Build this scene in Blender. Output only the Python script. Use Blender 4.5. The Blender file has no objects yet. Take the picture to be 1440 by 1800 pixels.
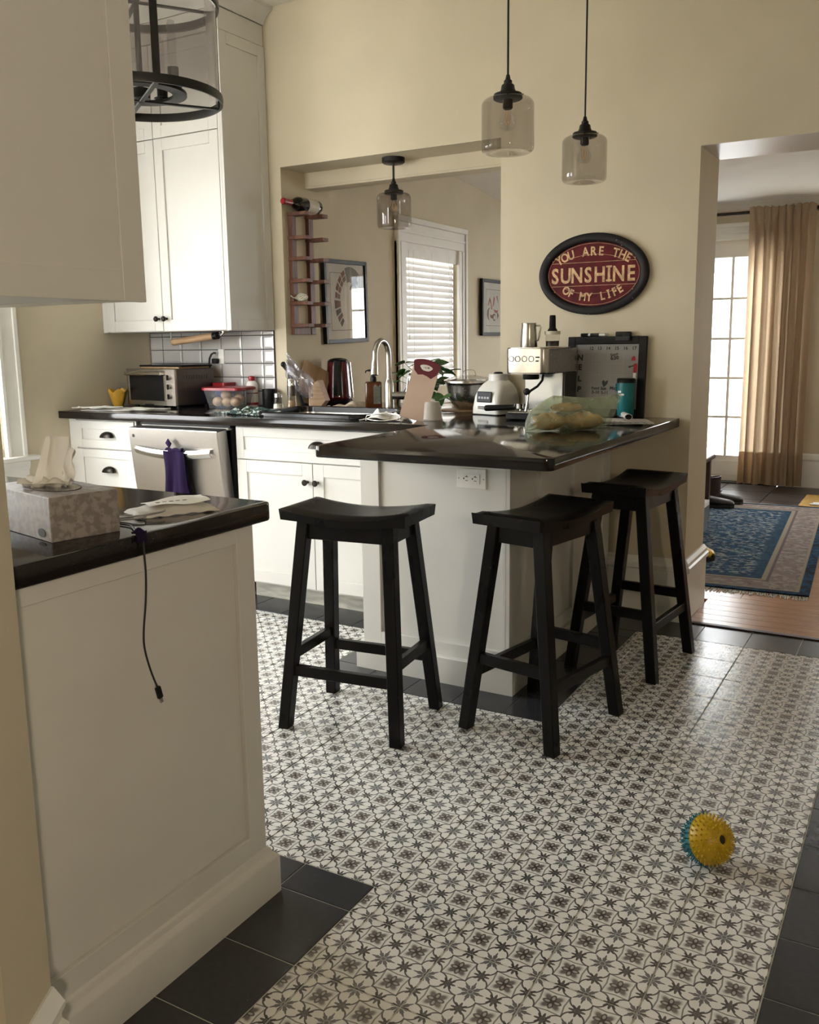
import bpy, bmesh, math, random
from math import pi, sin, cos, tan, radians, sqrt, atan2
from mathutils import Vector, Matrix, Euler
random.seed(7)
S = bpy.context.scene
COL = S.collection

# ------------------------------------------------------------------ camera, sky, lights, exposure
YAW, PITCH, ROLL = radians(30.0523), radians(9.7965), radians(-.76608)
FPX, CY, EYE = 1590.55, 876.49, 1.25
_f = Vector((-sin(YAW)*cos(PITCH), cos(YAW)*cos(PITCH), -sin(PITCH)))
_r = Vector((cos(YAW), sin(YAW), 0)); _u = _r.cross(_f)
_r, _u = (cos(ROLL)*_r + sin(ROLL)*_u, -sin(ROLL)*_r + cos(ROLL)*_u)
cam = bpy.data.cameras.new('camera'); cam_ob = bpy.data.objects.new('camera', cam); COL.objects.link(cam_ob)
cam.sensor_fit = 'HORIZONTAL'; cam.sensor_width = 36; cam.lens = FPX*36/1440
cam.shift_y = (CY-900)/1440; cam.clip_start = .02; cam.clip_end = 200
mw = Matrix.Identity(4)
for i in range(3): mw[i][0], mw[i][1], mw[i][2] = _r[i], _u[i], -_f[i]
mw[2][3] = EYE
cam_ob.matrix_world = mw
S.camera = cam_ob
S.view_settings.view_transform = 'Standard'; S.view_settings.look = 'None'
S.view_settings.gamma = 1; S.view_settings.use_curve_mapping = False
S.view_settings.exposure = 0.0
S.cycles.use_denoising = True
S.cycles.max_bounces = 10; S.cycles.diffuse_bounces = 6; S.cycles.glossy_bounces = 5
S.cycles.transparent_max_bounces = 24; S.cycles.transmission_bounces = 8
S.cycles.caustics_reflective = False; S.cycles.caustics_refractive = False
S.cycles.sample_clamp_indirect = 8

SKY = 22.0
w = bpy.data.worlds.new('overcast_sky'); S.world = w; w.use_nodes = True
nt = w.node_tree; nt.nodes.clear()
_o = nt.nodes.new('ShaderNodeOutputWorld'); _b = nt.nodes.new('ShaderNodeBackground')
_g = nt.nodes.new('ShaderNodeTexCoord'); _s = nt.nodes.new('ShaderNodeSeparateXYZ'); _m = nt.nodes.new('ShaderNodeValToRGB')
nt.links.new(_g.outputs['Generated'], _s.inputs[0]); nt.links.new(_s.outputs[2], _m.inputs[0])
_m.color_ramp.elements[0].position = 0; _m.color_ramp.elements[0].color = (.90, .90, .90, 1)
_m.color_ramp.elements[1].position = .6; _m.color_ramp.elements[1].color = (1, 1, 1, 1)
nt.links.new(_m.outputs[0], _b.inputs[0]); _b.inputs[1].default_value = SKY
nt.links.new(_b.outputs[0], _o.inputs[0])

def portal(name, loc, rot, sx, sy):
    l = bpy.data.lights.new(name, 'AREA'); l.shape = 'RECTANGLE'; l.size = sx; l.size_y = sy
    l.cycles.is_portal = True
    o = bpy.data.objects.new(name, l); o.location = loc; o.rotation_euler = rot; COL.objects.link(o)
# an area light shines along its -Z: portals face into the room
portal('window_portal', (-4.20, 2.40, 1.45), (0, -pi/2, 0), 1.42, 1.1)
portal('side_portal', (-4.20, 1.1, 1.45), (0, -pi/2, 0), 1.42, 1.3)
portal('added_door_portal', (-3.4, -.62, 1.42), (pi/2, 0, 0), 1.2, 2.7)
portal('far_portal', (.0, 8.40, 1.6), (-pi/2, 0, 0), 1.05, 1.1)
portal('nook_portal', (-3.36, 5.79, 1.42), (0, -pi/2, 0), 1.2, .95)
portal('garden_portal', (-1.6, 8.35, 1.1), (-pi/2, 0, 0), 2.6, 1.9)

# ------------------------------------------------------------------ node expressions and materials
class E:                                  # a float socket (or number) with operators
    nt = None
    def __init__(s, v): s.v = v
    @staticmethod
    def op(kind, *a, clamp=False):
        n = E.nt.nodes.new('ShaderNodeMath'); n.operation = kind; n.use_clamp = clamp
        for i, x in enumerate(a):
            x = x.v if isinstance(x, E) else x
            if isinstance(x, (int, float)): n.inputs[i].default_value = x
            else: E.nt.links.new(x, n.inputs[i])
        return E(n.outputs[0])
    def __add__(s, o): return E.op('ADD', s, o)
    __radd__ = __add__
    def __sub__(s, o): return E.op('SUBTRACT', s, o)
    def __rsub__(s, o): return E.op('SUBTRACT', o, s)
    def __mul__(s, o): return E.op('MULTIPLY', s, o)
    __rmul__ = __mul__
    def __truediv__(s, o): return E.op('DIVIDE', s, o)
def emax(a, b): return E.op('MAXIMUM', a, b)
def emin(a, b): return E.op('MINIMUM', a, b)
def eabs(a): return E.op('ABSOLUTE', a)
def ecos(a): return E.op('COSINE', a)
def step(x, lo, hi):                      # 0 below lo, 1 above hi
    n = E.nt.nodes.new('ShaderNodeMapRange'); n.interpolation_type = 'SMOOTHSTEP'
    E.nt.links.new(x.v, n.inputs[0]); n.inputs[1].default_value = lo; n.inputs[2].default_value = hi
    return E(n.outputs[0])
def less(x, t, s): return 1 - step(x, t-s, t+s)
def mixc(f, a, b):
    n = E.nt.nodes.new('ShaderNodeMix'); n.data_type = 'RGBA'
    f = f.v if isinstance(f, E) else f
    if isinstance(f, (int, float)): n.inputs[0].default_value = f
    else: E.nt.links.new(f, n.inputs[0])
    for i, c in ((6, a), (7, b)):
        if isinstance(c, tuple): n.inputs[i].default_value = (*c[:3], 1)
        else: E.nt.links.new(c, n.inputs[i])
    return n.outputs[2]
def noise(scale, detail=3, coord='Object', stretch=None, rough=.55):
    tc = E.nt.nodes.new('ShaderNodeTexCoord'); n = E.nt.nodes.new('ShaderNodeTexNoise')
    src = tc.outputs[coord]
    if stretch:
        mp = E.nt.nodes.new('ShaderNodeMapping'); mp.inputs['Scale'].default_value = stretch
        E.nt.links.new(src, mp.inputs[0]); src = mp.outputs[0]
    E.nt.links.new(src, n.inputs['Vector'])
    n.inputs['Scale'].default_value = scale; n.inputs['Detail'].default_value = detail; n.inputs['Roughness'].default_value = rough
    return E(n.outputs[0])
def position():
    g = E.nt.nodes.new('ShaderNodeNewGeometry'); s = E.nt.nodes.new('ShaderNodeSeparateXYZ')
    E.nt.links.new(g.outputs['Position'], s.inputs[0]); return [E(s.outputs[i]) for i in range(3)]
def objpos():
    g = E.nt.nodes.new('ShaderNodeTexCoord'); s = E.nt.nodes.new('ShaderNodeSeparateXYZ')
    E.nt.links.new(g.outputs['Object'], s.inputs[0]); return [E(s.outputs[i]) for i in range(3)]

def new_mat(name):
    m = bpy.data.materials.new(name); m.use_nodes = True; E.nt = m.node_tree
    p = m.node_tree.nodes['Principled BSDF']; return m, p
def lin(h):                               # '#rrggbb' -> linear
    c = [int(h[i:i+2], 16)/255 for i in (1, 3, 5)]
    return tuple(x/12.92 if x <= .04045 else ((x+.055)/1.055)**2.4 for x in c)
def setbump(p, h, strength, dist=.002):
    b = E.nt.nodes.new('ShaderNodeBump'); b.inputs['Strength'].default_value = strength; b.inputs['Distance'].default_value = dist
    E.nt.links.new(h.v, b.inputs['Height']); E.nt.links.new(b.outputs[0], p.inputs['Normal'])
def mat(name, col, rough=.5, metal=0, nscale=12, var=.08, bump=0, bscale=None, stretch=None, spec=None, coat=0, rvar=0, trans=0, sub=0):
    if isinstance(col, str): col = lin(col)
    m, p = new_mat(name)
    f = noise(nscale, 4, stretch=stretch)
    d = tuple(max(0, c*(1-var)) for c in col); l = tuple(min(1, c*(1+var)) for c in col)
    E.nt.links.new(mixc(step(f, .3, .7), d, l), p.inputs['Base Color'])
    p.inputs['Roughness'].default_value = rough; p.inputs['Metallic'].default_value = metal
    if rvar: E.nt.links.new((rough + (f-.5)*rvar).v, p.inputs['Roughness'])
    if spec is not None: p.inputs['Specular IOR Level'].default_value = spec
    if coat: p.inputs['Coat Weight'].default_value = coat; p.inputs['Coat Roughness'].default_value = .08
    if trans: p.inputs['Transmission Weight'].default_value = trans
    if sub: p.inputs['Subsurface Weight'].default_value = sub; p.inputs['Subsurface Radius'].default_value = (.01, .01, .01)
    if bump: setbump(p, noise(bscale or nscale*6, 3, stretch=stretch), bump)
    return m
def thin(name, tint, rough=.03, haze=0, hcol=(.8, .8, .8), ior=1.45, spec=1.0):
    """thin clear sheet: tinted straight-through light plus a fresnel reflection and some haze"""
    m = bpy.data.materials.new(name); m.use_nodes = True; n = m.node_tree; E.nt = n; n.nodes.clear()
    out = n.nodes.new('ShaderNodeOutputMaterial'); tr = n.nodes.new('ShaderNodeBsdfTransparent'); tr.inputs[0].default_value = (*tint, 1)
    gl = n.nodes.new('ShaderNodeBsdfGlossy'); gl.inputs['Roughness'].default_value = rough
    gl.inputs[0].default_value = (spec, spec, spec, 1)
    lw = n.nodes.new('ShaderNodeLayerWeight'); lw.inputs[0].default_value = .5
    f0 = ((ior-1)/(ior+1))**2; fr = f0 + (1-f0)*E.op('POWER', E(lw.outputs['Facing']), 5)
    mx = n.nodes.new('ShaderNodeMixShader'); n.links.new(fr.v, mx.inputs[0])
    n.links.new(tr.outputs[0], mx.inputs[1]); n.links.new(gl.outputs[0], mx.inputs[2])
    last = mx.outputs[0]
    if haze:
        df = n.nodes.new('ShaderNodeBsdfDiffuse'); df.inputs[0].default_value = (*hcol, 1)
        tl = n.nodes.new('ShaderNodeBsdfTranslucent'); tl.inputs[0].default_value = (*hcol, 1)
        a = n.nodes.new('ShaderNodeMixShader'); a.inputs[0].default_value = .5
        n.links.new(df.outputs[0], a.inputs[1]); n.links.new(tl.outputs[0], a.inputs[2])
        b = n.nodes.new('ShaderNodeMixShader')
        n.links.new((haze*((.9 + .2*noise(30, 2)) if name == 'grey_mesh_shade' else (.6 + .8*noise(30, 2)))).v, b.inputs[0])
        n.links.new(last, b.inputs[1]); n.links.new(a.outputs[0], b.inputs[2]); last = b.outputs[0]
    n.links.new(last, out.inputs[0]); return m
def cloth(name, col, transl=.0, nscale=40, var=.1, bump=.3, bscale=300):
    if isinstance(col, str): col = lin(col)
    m, p = new_mat(name); n = m.node_tree
    c = mixc(noise(nscale, 4), tuple(x*(1-var) for x in col), tuple(min(1, x*(1+var)) for x in col))
    n.links.new(c, p.inputs['Base Color']); p.inputs['Roughness'].default_value = .9
    p.inputs['Specular IOR Level'].default_value = .15
    setbump(p, noise(bscale, 2), bump, .001)
    if transl:
        t = n.nodes.new('ShaderNodeBsdfTranslucent'); n.links.new(c, t.inputs[0])
        x = n.nodes.new('ShaderNodeMixShader'); x.inputs[0].default_value = transl
        n.links.new(p.outputs[0], x.inputs[1]); n.links.new(t.outputs[0], x.inputs[2])
        n.links.new(x.outputs[0], n.nodes['Material Output'].inputs[0])
    return m

M = {}
M['wall'] = mat('wall_paint', (.595, .53, .40), .75, nscale=3, var=.03, bump=.12, bscale=160, spec=.25)
M['jamb'] = M['wall']
M['ceiling'] = mat('ceiling_paint', (.78, .76, .70), .85, nscale=3, var=.02, bump=.1, bscale=120, spec=.2)
M['white'] = mat('cabinet_paint', (.615, .605, .575), .5, nscale=5, var=.02, bump=.02, bscale=60)
M['trim'] = mat('trim_paint', (.79, .78, .73), .4, nscale=6, var=.025, bump=.02, bscale=50)
M['toekick'] = mat('worn_toe_kick', (.55, .54, .48), .55, nscale=7, var=.25, stretch=(1, 1, 6))
M['inside'] = mat('dark_cabinet_inside', (.02, .02, .02), .6)
M['black_metal'] = mat('blackened_metal', (.012, .011, .010), .45, .3, nscale=25, var=.3)
M['bronze'] = mat('oil_rubbed_bronze', (.03, .024, .02), .33, .85, nscale=40, var=.3)
M['black'] = mat('black_plastic', (.009, .009, .010), .42, nscale=30, var=.2, spec=.2)
M['gloss_black'] = mat('gloss_black', (.007, .007, .008), .2, nscale=30, var=.2, spec=.3)
M['rubber'] = mat('black_rubber', (.02, .02, .02), .7, nscale=30, var=.2)
M['white_plastic'] = mat('white_plastic', (.78, .77, .73), .3, nscale=20, var=.03)
M['grey_plastic'] = mat('grey_plastic', (.3, .3, .3), .4, nscale=20, var=.06)
M['paper'] = mat('white_paper', (.80, .79, .75), .8, nscale=14, var=.05, bump=.1, bscale=40)
M['tissue'] = cloth('tissue_paper', (.82, .79, .74), .35, 20, .04, .4, 90)
M['red_plastic'] = mat('red_plastic', (.27, .008, .016), .3, nscale=20, var=.06)
M['dark_red'] = mat('dark_red_enamel', (.085, .003, .007), .16, nscale=20, var=.1, coat=.5)
M['maroon'] = mat('maroon_plastic', (.13, .008, .02), .45, nscale=20, var=.08)
M['teal'] = mat('teal_enamel', (.005, .155, .18), .42, nscale=25, var=.07)
M['yellow'] = mat('yellow_rubber', (.62, .40, .015), .38, nscale=20, var=.12)
M['ballyellow'] = mat('yellow_toy_rubber', (.55, .36, .008), .4, nscale=20, var=.12, sub=.1)
M['ballteal'] = mat('teal_toy_rubber', (.006, .13, .17), .4, nscale=20, var=.12)
M['purple'] = cloth('purple_towel', (.013, .0055, .030), 0, 50, .3, .6, 260)
M['grey_cloth'] = cloth('taupe_cloth', (.45, .38, .30), 0, 50, .12, .5, 250)
M['white_cloth'] = cloth('white_cloth', (.80, .79, .75), .1, 40, .06, .5, 220)
M['curtain'] = cloth('linen_curtain', (.47, .355, .24), .44, 60, .06, .25, 500)
M['amber'] = mat('amber_bottle', (.075, .021, .005), .15, nscale=20, var=.1, coat=.4)
M['label'] = mat('cream_label', (.62, .6, .5), .6, nscale=30, var=.06)
M['darklabel'] = mat('olive_label', (.10, .10, .07), .6, nscale=60, var=.25)
M['wine'] = mat('dark_wine_bottle', (.006, .006, .007), .08, nscale=20, var=.1, coat=.4)
M['ink'] = mat('black_ink', (.02, .018, .018), .6, nscale=60, var=.2)
M['redink'] = mat('red_ink', (.38, .01, .03), .6, nscale=60, var=.2)
M['brownink'] = mat('brown_red_ink', (.16, .05, .035), .65, nscale=60, var=.3)
M['greyink'] = mat('grey_ink', (.17, .17, .16), .65, nscale=60, var=.2)
M['faint'] = mat('faint_marker', (.36, .35, .35), .5, nscale=60, var=.1)
M['pot'] = mat('glazed_pot', (.72, .70, .66), .25, nscale=14, var=.08)
M['soil'] = mat('potting_soil', (.03, .02, .012), .9, nscale=80, var=.4)
M['bread'] = mat('bread_crust', (.55, .33, .16), .7, nscale=16, var=.35, bump=.5, bscale=60)
M['bun'] = mat('bun_crust', (.52, .38, .26), .7, nscale=30, var=.3, bump=.3, bscale=70)
M['boot'] = mat('dark_leather', (.025, .018, .014), .5, nscale=30, var=.3, bump=.2, bscale=120)
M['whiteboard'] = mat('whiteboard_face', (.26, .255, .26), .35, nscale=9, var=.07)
M['glass'] = thin('window_glass', (.97, .98, .98), .01)
M['smoke'] = thin('smoked_glass', (.72, .70, .69), .02, ior=1.5)
M['clear'] = thin('clear_glass', (.93, .93, .92), .02)
M['clearplastic'] = thin('clear_plastic', (.86, .85, .85), .08, .10)
M['frost'] = mat('frosted_plastic', (.60, .565, .52), .32, nscale=20, var=.04, trans=.25)
M['bag'] = thin('crinkled_bag', (.84, .83, .87), .10, .08, (.75, .74, .8), 1.7)
M['greenbag'] = thin('green_bag', (.84, .89, .76), .25, .32, (.52, .58, .44), 1.5)
M['mesh'] = thin('grey_mesh_shade', (.66, .64, .62), .5, .34, (.33, .30, .28), 1.2)
M['chrome'] = mat('chrome', (.75, .74, .72), .08, 1, nscale=20, var=.03)
M['bounce_ground'] = mat('pale_bounce_paving', (.60, .575, .54), .9, nscale=3, var=.1)  # outdoor ground made pale to bounce daylight up the high walls
M['siding'] = mat('pale_siding', (.62, .64, .66), .8, nscale=3, var=.05)
M['deckgrey'] = mat('grey_porch_paint', (.30, .33, .37), .7, nscale=5, var=.08)
M['yellowwall'] = mat('ochre_mat', (.45, .27, .06), .8, nscale=20, var=.15)

def _steel(name, col, rough, st):
    m, p = new_mat(name); f = noise(60, 3, stretch=st)
    E.nt.links.new(mixc(f, tuple(c*.94 for c in col), tuple(min(1, c*1.05) for c in col)), p.inputs['Base Color'])
    p.inputs['Metallic'].default_value = 1
    E.nt.links.new((rough + (f-.5)*.08).v, p.inputs['Roughness']); setbump(p, f, .02, .0003); return m
M['steel'] = _steel('brushed_steel', (.50, .48, .45), .26, (1, 1, 14))
M['steelv'] = _steel('brushed_steel_front', (.62, .58, .55), .32, (1, 14, 1))
M['darksteel'] = _steel('dark_brushed_steel', (.11, .098, .09), .38, (14, 1, 1))
M['soffit'] = mat('satin_white_soffit', (.80, .78, .74), .34, nscale=4, var=.02, spec=.7)

def _counter():
    m, p = new_mat('dark_polished_quartz')
    sp = step(noise(420, 2), .62, .72); n2 = noise(3, 3)
    E.nt.links.new(mixc(sp*.5, (.013, .010, .009), (.038, .030, .028)), p.inputs['Base Color'])
    E.nt.links.new((.06 + n2*.06).v, p.inputs['Roughness']); p.inputs['Specular IOR Level'].default_value = .32; return m
M['counter'] = _counter()
def _stool():
    m, p = new_mat('worn_black_stool_paint')
    f = noise(9, 5, stretch=(1, 1, .5)); ch = step(noise(34, 4), .72, .77)
    E.nt.links.new(mixc(ch*.7, mixc(f, (.004, .0035, .003), (.010, .008, .007)), (.16, .11, .08)), p.inputs['Base Color'])
    E.nt.links.new((.30 + (f-.5)*.25).v, p.inputs['Roughness']); p.inputs['Specular IOR Level'].default_value = .14; return m
M['stool'] = _stool()
def _wood(name, a, b, rough=.4, st=(1, 14, 14), sc=5):
    m, p = new_mat(name); f = noise(sc, 6, stretch=st, rough=.65)
    E.nt.links.new(mixc(step(f, .32, .68), a, b), p.inputs['Base Color']); p.inputs['Roughness'].default_value = rough
    setbump(p, f, .08, .001); return m
M['redwood'] = _wood('reddish_rack_wood', (.085, .030, .018), (.19, .075, .042), .5, (9, 9, 1))
M['maple'] = _wood('pale_wood', (.30, .19, .10), (.42, .28, .16), .5, (12, 12, 1))
M['beech'] = _wood('beech_roller', (.36, .22, .12), (.50, .33, .19), .5, (1, 12, 12))
M['board'] = mat('pale_pink_plastic_board', (.66, .50, .41), .5, nscale=6, var=.06)
M['darkwood'] = _wood('dark_bench_wood', (.03, .014, .009), (.07, .03, .017), .35, (1, 8, 8))
M['plank'] = _wood('oak_plank', (.34, .16, .075), (.50, .26, .13), .24, (1.5, 22, 1), 4)
M['slate'] = mat('slate_tile', (.05, .042, .04), .3, nscale=6, var=.35, bump=.2, bscale=20)
def _blacktile():
    m, p = new_mat('charcoal_tile'); f = noise(4, 5, 'Generated'); g = noise(60, 3)
    E.nt.links.new(mixc(g, (.026, .027, .031), (.042, .043, .048)), p.inputs['Base Color'])
    E.nt.links.new((.20 + f*.10).v, p.inputs['Roughness']); setbump(p, g, .05, .0006); return m
M['blacktile'] = _blacktile()
M['grout'] = mat('pale_grout', (.60, .59, .55), .8, nscale=30, var=.12)
M['darkgrout'] = mat('dark_grout', (.045, .045, .048), .8, nscale=30, var=.1)
M['subway'] = mat('white_subway_glaze', (.47, .46, .45), .1, nscale=8, var=.03)

TX, TY, GX, GY = .199, .2035, -.2, 3.757
def _pattern():
    m, p = new_mat('encaustic_pattern_tile'); x, y, z = position()
    px_, py_ = (x-GX)/(TX/2), (y-GY)/(TY/2)
    def fold(t): return eabs(t - E.op('ROUND', t))
    a, b = fold(px_), fold(py_)                       # snowflake at 0,0; flower at .5,.5; small stars between
    def polar(u, v): return E.op('SQRT', u*u + v*v), E.op('ARCTAN2', v, u)
    s = .008
    base = mixc(noise(90, 3), (.76, .755, .72), (.83, .825, .79))
    big = emax(a, b); sm = emin(a, b)
    rs, ts = polar(.5-big, sm)                        # small eight-pointed stars
    star = less(rs - (.128 + .044*ecos(ts*8)), 0, s)
    stare = less(eabs(rs-.05), .010, s)
    rn, tn = polar(a, b)                              # snowflake with split arms
    snow = less(rn - (.178 + .075*ecos(tn*8) + .030*ecos(tn*24)), 0, .012)
    veins = emax(less(eabs(rn-.055), .013, .008), less(eabs(ecos(tn*4)), .14, .10)*step(rn, .07, .10))
    c, d = .5-a, .5-b                                 # four-petalled flower
    rf, tf = polar(c, d); mn, mxx = emin(c, d), emax(c, d)
    pet = rf - (.150 - .075*ecos(tf*4))
    dark = less(pet, 0, .035); fuzz = (1-step(pet, -.03, .10))*.55
    ou = (mxx-.098)/1.7
    oval_r = E.op('SQRT', ou*ou + mn*mn)
    oval = less(oval_r, .040, s); ovl = less(eabs(oval_r-.043), .013, s)
    dia = less(eabs(mxx - (.245 + .12*mn)), .015, s)*less(mn, .285, .006)
    lx = big-.225; lobe = less(eabs(E.op('SQRT', lx*lx + sm*sm) - .222), .017, s)*step(big, .19, .21)
    col = base
    col = mixc(fuzz, col, (.10, .075, .06))
    col = mixc(emax(dia*.8, lobe)*.95, col, (.030, .027, .026))
    col = mixc(snow*.92, col, (.075, .076, .086)); col = mixc(snow*veins*.7, col, (.40, .40, .40))
    col = mixc(star*.94, col, (.050, .046, .046)); col = mixc(stare*.4, col, (.20, .18, .17))
    col = mixc(dark*.72, col, (.055, .042, .038)); col = mixc(oval, col, (.42, .38, .35)); col = mixc(ovl*.9, col, (.035, .03, .028))
    E.nt.links.new(col, p.inputs['Base Color'])
    g = noise(5, 4); E.nt.links.new((.19 + g*.10).v, p.inputs['Roughness'])
    p.inputs['Specular IOR Level'].default_value = .85
    setbump(p, noise(9, 2), .03, .002)
    return m
M['pattern'] = _pattern()

RUGW, RUGL = 1.5, 2.55
def _rug():
    m, p = new_mat('blue_persian_rug'); x, y, z = objpos()       # origin at the near right corner, rug spreads to -x and +y
    d = emin(emin(-1*x, y), emin(x + RUGW, RUGL - y))             # distance from the edge
    def blob(sc, st, lo, hi): return step(noise(sc, 3, 'Object', st), lo, hi)
    field = mixc(blob(26, (1, 1.5, 1), .50, .58), (.006, .028, .065), (.20, .225, .23))
    field = mixc(blob(38, (1.4, 1, 1), .54, .60)*.8, field, (.012, .070, .125))
    field = mixc(blob(32, (1, 1, 1), .60, .66)*.7, field, (.28, .27, .23))
    band = mixc(blob(24, (1, 1, 1), .45, .62), (.20, .155, .14), (.28, .245, .21))
    band = mixc(blob(30, (1, 1.6, 1), .58, .66)*.7, band, (.11, .08, .085))
    edge = mixc(blob(30, (1, 1, 1), .4, .6), (.008, .012, .022), (.01, .05, .11))
    blue = mixc(blob(30, (1, 1, 1), .4, .6), (.010, .034, .066), (.016, .055, .095))
    line = mixc(.0, (.26, .22, .16), (.25, .2, .13))
    col = mixc(step(d, .045, .05), edge, line); col = mixc(step(d, .06, .065), col, band)
    col = mixc(step(d, .20, .205), col, (.12, .09, .09)); col = mixc(step(d, .215, .22), col, line)
    col = mixc(step(d, .24, .245), col, blue); col = mixc(step(d, .28, .32), col, field)
    E.nt.links.new(col, p.inputs['Base Color']); p.inputs['Roughness'].default_value = .95
    p.inputs['Specular IOR Level'].default_value = .1; setbump(p, noise(240, 2), .5, .002); return m
M['rug'] = _rug()
def _floral():
    m, p = new_mat('grey_damask_card'); f = noise(62, 4); g = noise(70, 3)
    E.nt.links.new(mixc(step(f, .44, .58), (.20, .175, .165), (.30, .27, .255)), p.inputs['Base Color'])
    E.nt.links.new((.35+g*.2).v, p.inputs['Roughness']); return m
M['floral'] = _floral()
def _plaid():
    m, p = new_mat('green_check_cloth'); f = noise(55, 3)
    E.nt.links.new(mixc(step(f, .52, .58), (.018, .045, .038), (.45, .50, .46)), p.inputs['Base Color']); p.inputs['Roughness'].default_value = .9; return m
M['plaid'] = _plaid()
def _news():
    m, p = new_mat('newsprint'); f = noise(70, 4, stretch=(1, 4, 1))
    E.nt.links.new(mixc(step(f, .52, .62)*.75, (.55, .53, .50), (.10, .09, .10)), p.inputs['Base Color']); p.inputs['Roughness'].default_value = .7; return m
M['news'] = _news()
def _speck():
    m, p = new_mat('dark_speckled_frame'); f = noise(42, 2); p.inputs['Specular IOR Level'].default_value = .2
    E.nt.links.new(mixc(step(f, .69, .74), (.012, .011, .012), (.20, .20, .22)), p.inputs['Base Color'])
    p.inputs['Roughness'].default_value = .5; return m
M['speck'] = _speck()
M['signred'] = mat('worn_red_sign', (.095, .006, .010), .6, nscale=14, var=.3, spec=.2)
M['cream'] = mat('worn_cream_lettering', (.58, .38, .20), .6, nscale=60, var=.3)
M['leaf'] = mat('pothos_leaf', (.035, .095, .022), .35, nscale=30, var=.35)
M['leaf2'] = mat('pale_pothos_leaf', (.06, .15, .03), .35, nscale=30, var=.35)
M['ceramic'] = mat('speckled_amber_cup', (.60, .34, .04), .4, nscale=20, var=.12)
M['beadboard'] = M['trim']
M['blind'] = cloth('white_blind_slat', (.80, .79, .78), .16, 10, .02, .02, 60)
M['filament'] = mat('bulb_filament', (.7, .35, .1), .3, .5)

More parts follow.
